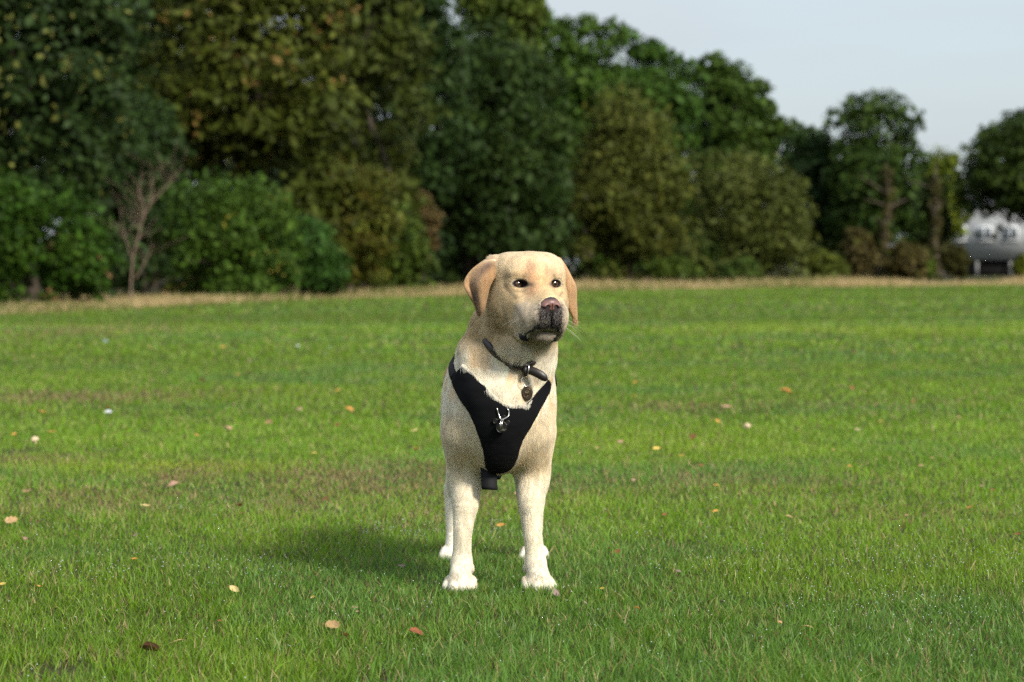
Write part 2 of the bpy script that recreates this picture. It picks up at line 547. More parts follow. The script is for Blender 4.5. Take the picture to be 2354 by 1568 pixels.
def crown_leaves(lobes, n, size, cols, flat=0.0, up=0.35, accent=None):
    """leaf-sized rhombs spread through a set of lobes (centre, radii); returns verts, quads, colours"""
    Cn = np.array([l[0] for l in lobes]); Rd = np.array([l[1] for l in lobes])
    a_ = (Rd[:, 0] * Rd[:, 2]) ** 1.0
    k = rng.choice(len(lobes), n, p=a_ / a_.sum())
    v = rng.normal(0, 1, (n, 3)); v[:, 2] += up * np.abs(v[:, 2])
    v /= np.linalg.norm(v, axis=1, keepdims=True)
    rad = np.where(rng.random(n) < 0.78, np.minimum(rng.normal(0.90, 0.17, n), 1.14), rng.uniform(0.2, 0.9, n))
    P = Cn[k] + v * Rd[k] * rad[:, None]
    P[:, 2] = np.maximum(P[:, 2], 0.08)
    N = v + rng.normal(0, 0.65, (n, 3)); N[:, 2] += flat
    N /= np.linalg.norm(N, axis=1, keepdims=True)
    A = np.cross(N, rng.normal(0, 1, (n, 3))); A /= np.linalg.norm(A, axis=1, keepdims=True)
    A[:, 2] -= 0.25
    B = np.cross(N, A)
    s = size * np.clip(rng.lognormal(-0.12, 0.38, n), 0.35, 1.8)
    V = np.empty((n, 4, 3), np.float32)
    V[:, 0] = P - A * s[:, None] * 0.62
    V[:, 1] = P + B * s[:, None] * 0.36 + N * s[:, None] * 0.08
    V[:, 2] = P + A * s[:, None] * 0.62
    V[:, 3] = P - B * s[:, None] * 0.36 + N * s[:, None] * 0.08
    F = np.arange(n * 4).reshape(n, 4)
    cols = np.array(cols, float) * np.array([0.54, 0.56, 0.28])
    lob_t = rng.random(len(lobes))
    t = np.clip(0.55 * lob_t[k] + 0.45 * rng.random(n), 0, 0.999) * (len(cols) - 1)
    i = t.astype(int)
    c = lerp(cols[i], cols[i + 1], (t - i)[:, None]) * rng.uniform(0.55, 1.50, n)[:, None]
    if accent is not None:
        al = rng.random(len(lobes)) < accent[1]
        m = al[k] & (rng.random(n) < accent[2])
        c[m] = np.array(accent[0]) * rng.uniform(0.7, 1.3, (m.sum(), 1))
    return V.reshape(-1, 3), F, np.repeat(c, 4, axis=0)


def make_lobes(c, r, n, rel=(0.24, 0.42), skirt=0.0, flatten=0.75, shape='round'):
    """clumps over an egg-shaped envelope with centre c and radii r"""
    out = []
    c, r = np.array(c, float), np.array(r, float)
    for i in range(n):
        v = rng.normal(0, 1, 3); v /= np.linalg.norm(v)
        q = rng.uniform(0.45, 0.86)
        p = v * q
        if shape == 'cone':                              # narrower towards the top
            p[:2] *= np.clip(1.1 - 0.75 * (p[2] * 0.5 + 0.5), 0.15, 1.2)
        elif shape == 'oak' and p[2] < -0.2:
            p[2] = -0.2 + (p[2] + 0.2) * 0.7
        k = rng.uniform(*rel)
        m = min(r[0], r[2])
        out.append((c + p * r, np.array([1, 1, flatten]) * k * m * rng.uniform(0.7, 1.35, 3)))
    return out


TREES = 'trees along the edge of the field'


def tree(name, label, cat, box_px, depth, leaves, size, cols, trunk_px=None, lobes=34, rel=(0.24, 0.42), flat=0.0, group=TREES, dr=0.85,
         shape='round', trunk_r=None, bark=(0.055, 0.044, 0.033), accent=None, flatten=0.75, extra=None, hollow=0, skirt=True):
    """box_px: left, top, right, bottom of the crown in the photograph, standing at the given distance"""
    l, t, r, b = box_px
    p = at((l + r) / 2, (t + b) / 2, depth)
    rx = (r - l) / 2 * depth / FPX; rz = (b - t) / 2 * depth / FPX
    ry = rx * dr
    base = np.array([at(trunk_px if trunk_px else (l + r) / 2, 784, depth)[0], depth, 0.0])
    root = tag(empty(name, base), label, cat, group)
    lo = make_lobes(p - base, (rx, ry, rz), int(lobes * 1.7), rel, flatten=flatten, shape=shape)
    leaves, size = int(leaves * 1.28), size * 0.75
    lo.append((p - base, np.array([rx, ry, rz]) * 0.82))
    top_z = (p - base)[2] + rz
    low_z = max((p - base)[2] - rz * 0.3, 0.5)
    for i in range(lobes // 3 if skirt else 0):                       # foliage hangs right down to the ground
        m_ = rx * rng.uniform(0.16, 0.30)
        lo.append((np.array([(p - base)[0] + rng.uniform(-0.85, 0.85) * rx, rng.uniform(-0.95, 0.3) * ry, rng.uniform(0.0, low_z)]), np.array([1, 1, 0.9]) * m_ * rng.uniform(0.8, 1.3, 3)))
    if extra:
        for (u, v, rr) in extra:
            q = at(u, v, depth) - base; k = rr * depth / FPX
            lo.append((q, np.array([k, k, k * 0.85])))
    V, F, K = crown_leaves(lo, leaves, size, cols, flat, accent=accent)
    link_mesh('crown', np_mesh('crown', V, F, K), leaf_m, root)
    tr_ = trunk_r or max(0.10, 0.05 * rz + 0.05)
    top = p - base
    parts, col = [], []
    fork = np.array([top[0] * 0.35, 0, max(0.4, (top[2] - rz * 0.55))])
    pts, rad = limb((0, 0, -0.1), fork, tr_ * 1.25, tr_ * 0.8, 0, 4)
    parts.append(tube(pts, rad, 9))
    link_mesh('trunk', np_mesh('trunk', *parts[0], col=np.tile(bark, (len(parts[0][0]), 1)), smooth=True), bark_m, root)
    br = []
    pick = rng.choice(len(lo), min(len(lo), 11), replace=False)
    for i in pick:
        pts, rad = limb(fork, lo[i][0], tr_ * 0.55, tr_ * 0.10, 0.05, 5)
        br.append(tube(pts, rad, 6))
    Vb, Fb = join(br)
    link_mesh('limbs', np_mesh('limbs', Vb, Fb, col=np.tile(bark, (len(Vb), 1)), smooth=True), bark_m, root)
    return root


G_DARK = [(0.022, 0.045, 0.020), (0.034, 0.066, 0.028), (0.052, 0.088, 0.036)]
G_BLUE = [(0.022, 0.042, 0.019), (0.034, 0.062, 0.027), (0.054, 0.086, 0.034)]
G_MID = [(0.040, 0.085, 0.018), (0.062, 0.120, 0.026), (0.090, 0.150, 0.034)]
G_OLIVE = [(0.046, 0.062, 0.014), (0.070, 0.086, 0.018), (0.100, 0.110, 0.022)]
G_WILLOW = [(0.075, 0.095, 0.034), (0.105, 0.125, 0.046), (0.140, 0.150, 0.058)]
G_RUST = [(0.068, 0.088, 0.018), (0.105, 0.102, 0.022), (0.135, 0.088, 0.028)]
G_IVY = [(0.030, 0.075, 0.014), (0.045, 0.105, 0.018), (0.075, 0.130, 0.024)]
G_LIME = [(0.10, 0.14, 0.022), (0.14, 0.18, 0.028), (0.19, 0.22, 0.035)]

# left end, nearest to the camera
tree('broadleaf_tree', 'very dark blue-green tree filling the left edge of the picture', 'tree', (-190, -260, 325, 560), 47, 30000, 0.17, G_BLUE, trunk_px=60, lobes=46, rel=(0.20, 0.36), hollow=1, accent=((0.12, 0.13, 0.03), 0.25, 0.12))
tree('ivy_bush', 'green ivy-covered bush at the foot of the dark left tree', 'bush', (-150, 390, 120, 690), 43.5, 9000, 0.11, G_IVY, lobes=26, rel=(0.28, 0.45), extra=((175, 500, 70), (140, 460, 60), (215, 540, 50)))
tree('bramble_bush', 'low dark bramble bush left of the bare sapling', 'bush', (80, 520, 270, 700), 43.5, 7000, 0.10, G_IVY, lobes=24, rel=(0.3, 0.48), accent=((0.16, 0.09, 0.04), 0.15, 0.3))
tree('larch_tree', 'tall olive-brown tree with drooping sprays behind the green shrub', 'tree', (285, -190, 830, 470), 61, 26000, 0.20, G_OLIVE, lobes=60, rel=(0.16, 0.30), flat=0.5, flatten=0.42, accent=((0.17, 0.11, 0.03), 0.14, 0.20))
tree('larch_tree', 'olive tree on the right of the drooping olive-brown one, reaching out of the frame', 'tree', (640, -230, 1010, 330), 70, 16000, 0.22, [(0.045, 0.062, 0.020), (0.07, 0.09, 0.026), (0.10, 0.115, 0.034)], lobes=40, rel=(0.2, 0.36), flatten=0.6, extra=((800, 300, 75), (750, 250, 60), (840, 345, 60), (885, 345, 75), (900, 425, 65), (850, 440, 60)))
tree('hazel_shrub', 'bright green rounded shrub right of the bare sapling', 'shrub', (355, 400, 700, 690), 52, 15000, 0.12, G_MID, lobes=38, rel=(0.22, 0.4), accent=((0.22, 0.20, 0.03), 0.08, 0.08))
tree('hazel_shrub', 'low green shrub between the bright shrub and the rusty bush', 'shrub', (600, 500, 800, 690), 56, 8000, 0.12, [(0.035, 0.085, 0.022), (0.05, 0.115, 0.034), (0.07, 0.14, 0.045)], lobes=26, rel=(0.26, 0.44))
tree('hawthorn_bush', 'rusty brown and yellow bush left of the dark gap', 'bush', (690, 345, 915, 670), 60, 11000, 0.13, G_RUST, lobes=34, rel=(0.22, 0.38), accent=((0.11, 0.13, 0.02), 0.4, 0.6))
tree('hawthorn_bush', 'olive green bush at the right foot of the rusty bush', 'bush', (790, 470, 1000, 675), 64, 9000, 0.14, [(0.05, 0.085, 0.02), (0.075, 0.115, 0.026), (0.10, 0.14, 0.03)], lobes=28, rel=(0.26, 0.42))
tree('elder_bush', 'bush with dead pinkish brown leaves beside the dark gap', 'bush', (930, 430, 1010, 600), 70, 3200, 0.14, [(0.12, 0.085, 0.06), (0.17, 0.115, 0.085), (0.10, 0.10, 0.03)], lobes=14, rel=(0.3, 0.5))
tree('oak_tree', 'dark green tree behind the rusty bush, its top out of the frame', 'tree', (760, -170, 1090, 580), 79, 17000, 0.24, G_DARK, lobes=40, rel=(0.2, 0.36))
# the wood goes on past the left edge of the picture
tree('broadleaf_tree', 'dark tree beyond the left edge of the picture, next to the very dark one', 'tree', (-620, -200, -130, 600), 40, 11000, 0.24, G_BLUE, lobes=34, rel=(0.26, 0.42))
tree('broadleaf_tree', 'second dark tree well beyond the left edge of the picture', 'tree', (-1150, -200, -560, 600), 33, 9000, 0.26, G_DARK, lobes=30, rel=(0.28, 0.42))
tree('ivy_bush', 'green bush beyond the left edge of the picture', 'bush', (-480, 420, -110, 710), 38, 4500, 0.16, G_IVY, lobes=24, rel=(0.28, 0.45))
# middle
tree('oak_tree', 'large very dark green tree directly behind the dog', 'tree', (900, 20, 1330, 655), 85, 26000, 0.24, [(0.026, 0.050, 0.019), (0.040, 0.072, 0.026), (0.062, 0.098, 0.034)], trunk_px=1080, lobes=56, rel=(0.18, 0.34), hollow=1)
tree('ash_tree', 'yellowish green tree rising behind the large dark tree', 'tree', (1020, -130, 1275, 420), 95, 14000, 0.27, [(0.055, 0.085, 0.022), (0.085, 0.12, 0.03), (0.12, 0.15, 0.04)], lobes=34, rel=(0.2, 0.36), dr=0.7)
tree('ash_tree', 'mid green tree with a rounded top against the sky, left of the willow', 'tree', (1215, 60, 1480, 480), 104, 18000, 0.28, G_MID, lobes=34, rel=(0.2, 0.34), extra=((1235, 55, 44), (1262, 95, 60), (1222, 30, 46), (1305, 75, 40), (1350, 62, 34), (1405, 78, 38)))
tree('ash_tree', 'mid green tree whose crown steps down towards the right, behind both willows', 'tree', (1380, 80, 1600, 500), 110, 17000, 0.29, [(0.035, 0.085, 0.02), (0.055, 0.115, 0.028), (0.08, 0.145, 0.034)], lobes=32, rel=(0.2, 0.36), extra=((1440, 95, 36), (1500, 118, 34), (1545, 145, 28), (1590, 172, 34), (1560, 230, 60)))
tree('willow_tree', 'tall olive-grey willow right of the dark tree behind the dog', 'tree', (1275, 200, 1612, 655), 92, 24000, 0.20, [(0.072, 0.085, 0.026), (0.100, 0.112, 0.034), (0.135, 0.140, 0.044)], lobes=50, rel=(0.2, 0.36), shape='cone', flatten=1.0)
tree('oak_tree', 'green tree with one yellow spray, above the round willow', 'tree', (1560, 125, 1800, 520), 118, 17000, 0.30, [(0.035, 0.070, 0.018), (0.055, 0.10, 0.024), (0.085, 0.13, 0.03)], lobes=36, rel=(0.2, 0.36), extra=((1640, 155, 40), (1680, 190, 46), (1735, 250, 40), (1765, 300, 30)))
tree('willow_bush', 'round grey-green willow bush at the right end of the near trees', 'bush', (1590, 335, 1880, 665), 102, 20000, 0.20, G_WILLOW, lobes=46, rel=(0.2, 0.36), flatten=1.0)
# right end, far off
tree('oak_tree', 'dark tree between the round willow and the tall oak', 'tree', (1770, 285, 1950, 640), 133, 10000, 0.34, G_DARK, lobes=30, rel=(0.26, 0.40), extra=((1800, 305, 38), (1845, 318, 40), (1885, 330, 34), (1830, 360, 70)))
tree('oak_tree', 'tall domed oak standing free against the sky on the right', 'tree', (1895, 212, 2125, 640), 130, 15000, 0.32, [(0.030, 0.060, 0.018), (0.046, 0.085, 0.024), (0.07, 0.11, 0.03)], lobes=48, rel=(0.22, 0.38), extra=((2080, 275, 44), (2000, 250, 50), (1935, 280, 44), (1965, 255, 40), (2040, 250, 46)))
tree('lime_tree', 'pale yellow-green tree behind the gap right of the tall oak', 'tree', (2095, 325, 2225, 560), 160, 6000, 0.38, G_LIME, lobes=24, rel=(0.3, 0.46))
tree('oak_tree', 'dark tree at the right edge in front of the white house', 'tree', (2205, 255, 2480, 520), 138, 12500, 0.34, [(0.028, 0.050, 0.016), (0.042, 0.070, 0.02), (0.06, 0.09, 0.022)], trunk_px=2380, lobes=44, rel=(0.22, 0.38), extra=((2200, 430, 44), (2215, 340, 14), (2330, 485, 42), (2262, 478, 32), (2392, 500, 50), (2215, 480, 26), (2302, 524, 13), (2243, 540, 9), (2285, 548, 7)), skirt=False)
tree('oak_tree', 'smaller dark tree left of the white house', 'tree', (2070, 390, 2195, 630), 141, 7000, 0.34, [(0.035, 0.055, 0.018), (0.05, 0.075, 0.022), (0.07, 0.09, 0.025)], lobes=26, rel=(0.2, 0.36))
tree('holly_tree', 'dark dense tree filling the gap behind the bare sapling', 'tree', (225, 180, 440, 640), 57, 8000, 0.15, G_DARK, lobes=26, rel=(0.26, 0.42), trunk_r=0.07)
tree('oak_tree', 'dark tree showing at the top between the left tree and the olive-brown one', 'tree', (190, -160, 520, 330), 74, 9000, 0.22, G_DARK, lobes=34, rel=(0.26, 0.42), trunk_r=0.12)
low = [('low dark green bush between the cone-shaped willow and the round one', (1580, 530, 1690, 662), 101, [(0.04, 0.08, 0.022), (0.06, 0.10, 0.03), (0.09, 0.13, 0.04)]),
       ('dark bush between the round willow and the tall oak', (1870, 530, 1970, 655), 131, [(0.035, 0.06, 0.02), (0.05, 0.08, 0.025), (0.07, 0.10, 0.03)]),
       ('low olive bush at the foot of the round willow', (1840, 575, 1945, 650), 122, [(0.06, 0.08, 0.02), (0.09, 0.11, 0.025), (0.12, 0.13, 0.03)]),
       ('low brown dying shrub under the tall oak', (1930, 520, 2020, 655), 124, [(0.085, 0.065, 0.04), (0.12, 0.09, 0.055), (0.07, 0.08, 0.025)]),
       ('low reddish brown shrub right of the tall oak', (2035, 545, 2130, 655), 126, [(0.10, 0.075, 0.045), (0.13, 0.10, 0.06), (0.06, 0.08, 0.022)]),
       ('bright green sapling bush below the dead trunk', (2085, 570, 2150, 650), 127, [(0.06, 0.10, 0.02), (0.09, 0.14, 0.026), (0.12, 0.17, 0.03)]),
       ('dark brownish shrub left of the white house', (2160, 560, 2225, 640), 134, [(0.05, 0.05, 0.022), (0.07, 0.065, 0.028), (0.09, 0.075, 0.03)]),
       ('yellow-green bush below the white house at the right edge', (2325, 590, 2410, 650), 136, [(0.10, 0.12, 0.015), (0.14, 0.16, 0.018), (0.18, 0.19, 0.02)]),
       ('low green bush right of the dark gap behind the dog', (1480, 590, 1620, 662), 90, [(0.05, 0.085, 0.02), (0.075, 0.115, 0.026), (0.10, 0.14, 0.03)]),
       ('low green bush in front of the round willow', (1650, 590, 1760, 662), 99, [(0.04, 0.08, 0.022), (0.06, 0.10, 0.03), (0.09, 0.13, 0.04)])]
for lab, bx, dp, cl in low:
    tree('undergrowth_bush', lab, 'bush', bx, dp, 2600, 0.24 * dp / 120, cl, lobes=14, rel=(0.34, 0.55), group='low bushes along the edge of the field')

# woodland further back closes the gaps between the trunks
def back_wood():
    VV, FF, KK, off = [], [], [], 0
    for s in np.linspace(-0.20, 0.92, 28):
        b = lerp(EDGE0, EDGE1, s)[:2] + e_nrm * rng.uniform(15, 19)
        hgt = rng.uniform(4.4, 5.8) if s > 0.42 else rng.uniform(6.5, 9.0)
        lo = [(np.array([b[0] + rng.normal(0, 1.4), b[1] + rng.normal(0, 2), rng.uniform(0.3, hgt)]), np.array([2.0, 2.0, 1.6])) for _ in range(9 if s > 0.42 else 14)]
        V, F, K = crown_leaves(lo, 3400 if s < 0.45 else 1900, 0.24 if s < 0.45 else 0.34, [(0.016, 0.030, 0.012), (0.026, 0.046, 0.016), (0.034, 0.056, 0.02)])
        VV.append(V); FF.append(F + off); KK.append(K); off += len(V)
    return link_mesh('woodland', np_mesh('woodland', np.concatenate(VV), np.concatenate(FF), np.concatenate(KK)), leaf_m)
tag(back_wood(), 'dark wood in the shade behind the front row of trees', 'wood', kind='stuff')


# bare sapling with pinkish stems
def sapling(label, base_px, depth, stems, bark, group=None, r0=0.05):
    b = at(base_px, 784, depth); b[2] = 0
    root = tag(empty('bare_sapling', b), label, 'sapling', group)
    def q(u, v, dy=0.0): return at(u, v, depth + dy) - b
    first = True
    tw = []
    for st in stems:
        pts = spline_pts([q(*p) for p in st['p']], 14)
        rad = np.linspace(st['r'], st['r'] * 0.35, len(pts))
        v, f = tube(pts, rad, 7)
        link_mesh('trunk' if first else 'branch', np_mesh('stem', v, f, col=np.tile(bark, (len(v), 1)), smooth=True), bark_m, root)
        first = False
        for i in range(st.get('n', 10)):
            k = rng.integers(4, len(pts) - 1)
            d_ = np.array([rng.normal(0, 0.6), rng.normal(0, 0.6), rng.uniform(0.5, 1.1)])
            L = rng.uniform(0.25, 0.8)
            pp_, rr_ = limb(pts[k], pts[k] + d_ * L, rad[k] * 0.3, 0.003, 0.02, 4)
            tw.append(tube(pp_, rr_, 4))
    v, f = join(tw)
    o = link_mesh('twigs', np_mesh('twigs', v, f, col=np.tile(np.array(bark) * 0.9, (len(v), 1))), bark_m, root)
    o['kind'] = 'stuff'
    return root


def spline_pts(pts, m):
    A = np.array(pts, float)
    t = np.linspace(0, len(A) - 1, m); out = []
    for tt in t:
        i = min(int(tt), len(A) - 2); f = tt - i
        p0, p1, p2, p3 = A[max(i - 1, 0)], A[i], A[i + 1], A[min(i + 2, len(A) - 1)]
        out.append(0.5 * (2 * p1 + (p2 - p0) * f + (2 * p0 - 5 * p1 + 4 * p2 - p3) * f * f + (3 * p1 - p0 - 3 * p2 + p3) * f ** 3))
    return np.array(out)


sapling('bare sapling with thin pinkish brown stems between the dark tree and the green shrub', 300, 43.0,
        [dict(p=[(300, 690), (302, 640), (308, 580), (320, 540), (330, 500), (345, 470), (352, 440), (346, 395)], r=0.018, n=22),
         dict(p=[(345, 470), (372, 440), (400, 405), (420, 385)], r=0.011, n=12),
         dict(p=[(306, 600), (292, 560), (280, 515), (278, 480)], r=0.010, n=10),
         dict(p=[(330, 505), (330, 470), (318, 440), (330, 395)], r=0.014, n=8),
         dict(p=[(312, 640), (335, 600), (352, 560)], r=0.013, n=6)], (0.17, 0.12, 0.088))
# ivy-clad dead trunk on the right
def dead_trunk(label, pts_px, depth, r, bark):
    b = at(pts_px[0][0], 784, depth); b[2] = 0
    root = tag(empty('dead_tree', b), label, 'tree')
    pts = spline_pts([np.array([0, 0, -0.1])] + [at(u, v, depth) - b for u, v in pts_px[1:]], 12)
    v, f = tube(pts, np.linspace(r, r * 0.7, len(pts)) * rng.uniform(0.9, 1.12, len(pts)), 9)
    link_mesh('trunk', np_mesh('trunk', v, f, col=np.tile(bark, (len(v), 1)), smooth=True), bark_m, root)
    for i in range(7):
        k = rng.integers(5, 12)
        d_ = np.array([rng.normal(0, 0.7), rng.normal(0, 0.5), rng.uniform(0.3, 1.0)])
        pp_, rr_ = limb(pts[k], pts[k] + d_ * rng.uniform(0.6, 1.5), r * 0.3, 0.02, 0.03, 4)
        v, f = tube(pp_, rr_, 5)
        link_mesh('branch', np_mesh('branch', v, f, col=np.tile(bark, (len(v), 1))), bark_m, root)
    V, F, K = crown_leaves([(p, np.array([r * 1.5, r * 1.5, 0.35])) for p in pts[1:]], 700, 0.22, [(0.06, 0.05, 0.03), (0.085, 0.07, 0.04), (0.06, 0.085, 0.02)])
    link_mesh('ivy', np_mesh('ivy', V, F, K), leaf_m, root)
dead_trunk('grey-brown dead trunk with withered ivy left of the white house', [(2150, 640), (2150, 600), (2148, 540), (2152, 480), (2150, 420)], 128, 0.22, (0.075, 0.060, 0.042))
dead_trunk('leaning brown bare trunk under the tall oak', [(2035, 640), (2038, 590), (2030, 530), (2044, 470), (2038, 400)], 126, 0.24, (0.065, 0.050, 0.036))

# ----------------------------------------------------------------- white house behind the trees
def house():
    dp = 168.0
    s = dp / FPX
    x0, x1 = at(2165, 612, dp)[0], at(2560, 612, dp)[0]
    zb = 0.25; zf = at(2250, 597, dp)[2]; zt = at(2250, 470, dp)[2]
    root = tag(empty('white_house', ((x0 + x1) / 2, dp + 3, 0)), 'white rendered house raised over an undercroft with painted shade, seen between the trees', 'house')
    o = np.array([(x0 + x1) / 2, dp + 3, 0])
    wm = principled('white render', (0.31, 0.32, 0.325), 0.9)
    bump_noise(wm, 8, 0.2, 0.02)
    rm = principled('slate roof', (0.09, 0.09, 0.10), 0.8)
    gm = principled('window glass', (0.05, 0.06, 0.075), 0.5, spec=0.25)
    fm = principled('window frame', (0.55, 0.57, 0.58), 0.5)
    dm = principled('undercroft shade', (0.012, 0.011, 0.010), 0.9)
    W = x1 - x0
    def bx(name, x, y, z, sx, sy, sz, m, par=root):
        v, f = box((x - o[0], y - o[1], z), (sx, sy, sz))
        return link_mesh(name, np_mesh(name, v, f), m, par)
    bx('wall', o[0], dp + 3, (zf + zt) / 2, W, 6, zt - zf, wm)
    bx('undercroft_dark', o[0] + 0.2, dp + 3.2, zf / 2, W - 0.8, 5.2, zf - 0.006, dm)  # near-black block: the shade inside the undercroft put into its colour
    for i in range(6):
        bx('post', x0 + 0.15 + i * (W - 0.3) / 5, dp + 0.2, (zf - 0.006) / 2, 0.16, 0.16, zf - 0.006, principled('painted post', (0.20, 0.20, 0.20), 0.7))
    v = np.array([[x0 - .3, dp - .4, zt + .004], [x1 + .3, dp - .4, zt + .004], [x1 + .3, dp + 6.4, zt + .004], [x0 - .3, dp + 6.4, zt + .004], [x0 - .3, dp + 3, zt + 1.7], [x1 + .3, dp + 3, zt + 1.7]]) - o
    me = bpy.data.meshes.new('roof'); me.from_pydata(v.tolist(), [], [(0, 1, 5, 4), (2, 3, 4, 5), (0, 4, 3), (1, 2, 5), (0, 3, 2, 1)])
    link_mesh('roof', me, rm, root)
    for i, (u, vv) in enumerate(((2202, 536), (2262, 536), (2322, 536), (2382, 536), (2442, 536))):
        c = at(u, vv, dp)
        fr = bx('window', c[0], dp - 0.02, c[2], 1.15, 0.08, 1.0, fm)
        for k in (-1, 1):
            bx('pane', c[0] + k * 0.26, dp - 0.062, c[2], 0.44, 0.012, 0.82, gm, fr)
        bx('sill', c[0], dp - 0.08, c[2] - 0.54, 1.3, 0.2, 0.06, wm, fr)
house()

# ================================================================= the dog
DOG_Y = 5.2
# signed distance field on a grid whose spacing is fine at head and paws
def axis(*spans):
    out = []
    for a_, b_, h in spans:
        out.append(np.arange(a_, b_ - 1e-9, h))
    out.append([spans[-1][1]])
    return np.concatenate(out)


GX = axis((-0.205, 0.165, 0.0026))
GY = axis((-0.245, 0.03, 0.0024), (0.03, 0.15, 0.0045), (0.15, 0.98, 0.010))
GZ = axis((-0.006, 0.07, 0.0022), (0.07, 0.50, 0.0042), (0.50, 0.748, 0.0024))
D = np.full((len(GX), len(GY), len(GZ)), 0.08, np.float32)


def _win(lo, hi):
    i0, i1 = np.searchsorted(GX, lo[0]), np.searchsorted(GX, hi[0])
    j0, j1 = np.searchsorted(GY, lo[1]), np.searchsorted(GY, hi[1])
    k0, k1 = np.searchsorted(GZ, lo[2]), np.searchsorted(GZ, hi[2])
    X = GX[i0:i1][:, None, None].astype(np.float32)
    Y = GY[j0:j1][None, :, None].astype(np.float32)
    Z = GZ[k0:k1][None, None, :].astype(np.float32)
    return (slice(i0, i1), slice(j0, j1), slice(k0, k1)), X, Y, Z


def _smin(a_, b_, k):
    h = np.clip(0.5 + 0.5 * (b_ - a_) / k, 0, 1)
    return b_ + (a_ - b_) * h - k * h * (1 - h)


def _smax(a_, b_, k):
    return -_smin(-a_, -b_, k)


def add_cone(a_, b_, ra, rb, k=0.02):
    a_, b_ = np.array(a_, np.float32), np.array(b_, np.float32)
    m = max(ra, rb) + 0.075
    s, X, Y, Z = _win(np.minimum(a_, b_) - m, np.maximum(a_, b_) + m)
    ab = b_ - a_
    L = float(np.dot(ab, ab)) + 1e-9
    t = np.clip(((X - a_[0]) * ab[0] + (Y - a_[1]) * ab[1] + (Z - a_[2]) * ab[2]) / L, 0, 1)
    d = np.sqrt((X - a_[0] - t * ab[0]) ** 2 + (Y - a_[1] - t * ab[1]) ** 2 + (Z - a_[2] - t * ab[2]) ** 2) - (ra + (rb - ra) * t)
    D[s] = _smin(D[s], d, k)


def chain(pts, rad, k=0.02):
    """one limb: cones joined without swelling at the joints, then blended into the body"""
    A = np.array(pts, np.float32)
    m = max(rad) + 0.075
    s, X, Y, Z = _win(A.min(0) - m, A.max(0) + m)
    best = None
    for i in range(len(A) - 1):
        a_, b_, ra, rb = A[i], A[i + 1], rad[i], rad[i + 1]
        ab = b_ - a_
        L = float(np.dot(ab, ab)) + 1e-9
        t = np.clip(((X - a_[0]) * ab[0] + (Y - a_[1]) * ab[1] + (Z - a_[2]) * ab[2]) / L, 0, 1)
        d = np.sqrt((X - a_[0] - t * ab[0]) ** 2 + (Y - a_[1] - t * ab[1]) ** 2 + (Z - a_[2] - t * ab[2]) ** 2) - (ra + (rb - ra) * t)
        best = d if best is None else np.minimum(best, d)
    D[s] = _smin(D[s], best, k)


def add_ell(c, r, k=0.02, M=None, cut=False, pad=0.07):
    """ellipsoid at c, radii r, axes = columns of M; cut carves it out"""
    c, r = np.array(c, np.float32), np.array(r, np.float32)
    m = float(max(r)) + pad
    s, X, Y, Z = _win(c - m, c + m)
    dx, dy, dz = X - c[0], Y - c[1], Z - c[2]
    if M is None:
        u, v, w = dx, dy, dz
    else:
        u = dx * M[0, 0] + dy * M[1, 0] + dz * M[2, 0]
        v = dx * M[0, 1] + dy * M[1, 1] + dz * M[2, 1]
        w = dx * M[0, 2] + dy * M[1, 2] + dz * M[2, 2]
    k0 = np.sqrt((u / r[0]) ** 2 + (v / r[1]) ** 2 + (w / r[2]) ** 2)
    k1 = np.sqrt((u / r[0] ** 2) ** 2 + (v / r[1] ** 2) ** 2 + (w / r[2] ** 2) ** 2) + 1e-6
    d = k0 * (k0 - 1.0) / k1
    if cut: D[s] = _smax(D[s], -d, k)
    else: D[s] = _smin(D[s], d, k)


def add_sheet(rows, thick, k=0.006, n=34):
    """thin flap through rows of 3D control points (list of lists), blended into the field"""
    R = np.array(rows, float)                     # (nr, nc, 3)
    nr, nc = R.shape[:2]
    def resample(A, m):                           # smooth resampling along axis 0
        t = np.linspace(0, len(A) - 1, m)
        out = np.empty((m,) + A.shape[1:])
        for q, tt in enumerate(t):
            i = min(int(tt), len(A) - 2); f = tt - i
            p0, p1, p2, p3 = A[max(i - 1, 0)], A[i], A[i + 1], A[min(i + 2, len(A) - 1)]
            out[q] = 0.5 * (2 * p1 + (p2 - p0) * f + (2 * p0 - 5 * p1 + 4 * p2 - p3) * f * f + (3 * p1 - p0 - 3 * p2 + p3) * f ** 3)
        return out
    S = resample(R, n * 2)
    S = resample(S.transpose(1, 0, 2), n).reshape(-1, 3).astype(np.float32)
    s, X, Y, Z = _win(S.min(0) - 0.02, S.max(0) + 0.02)
    sh = (X.shape[0], Y.shape[1], Z.shape[2])
    G = np.stack(np.broadcast_arrays(X, Y, Z), -1).reshape(-1, 3)
    best = np.full(len(G), 1e9, np.float32)
    gg = (G * G).sum(1)
    for i in range(0, len(S), 64):
        B = S[i:i + 64]
        q = gg[:, None] - 2 * G @ B.T + (B * B).sum(1)[None]
        best = np.minimum(best, q.min(1))
    d = (np.sqrt(np.maximum(best, 0)) - thick).reshape(sh)
    D[s] = _smin(D[s], d, k)
    return S


# --- head frame
YAW = math.radians(19.0)
HO = np.array([0.032, -0.052, 0.663])
HR = np.array([math.cos(YAW), math.sin(YAW), 0.0])
HF = np.array([math.sin(YAW), -math.cos(YAW), 0.0])
HU = np.array([0, 0, 1.0])
HM = np.stack([HR, HF, HU], 1)
def h(x, f, z): return HO + x * HR + f * HF + z * HU

def dogp(u, v, y):
    """pixel at depth y behind the front paws, in the dog's own frame (x as in the world)"""
    p = at(u, v, DOG_Y + y)
    return np.array([p[0], y, p[2]])

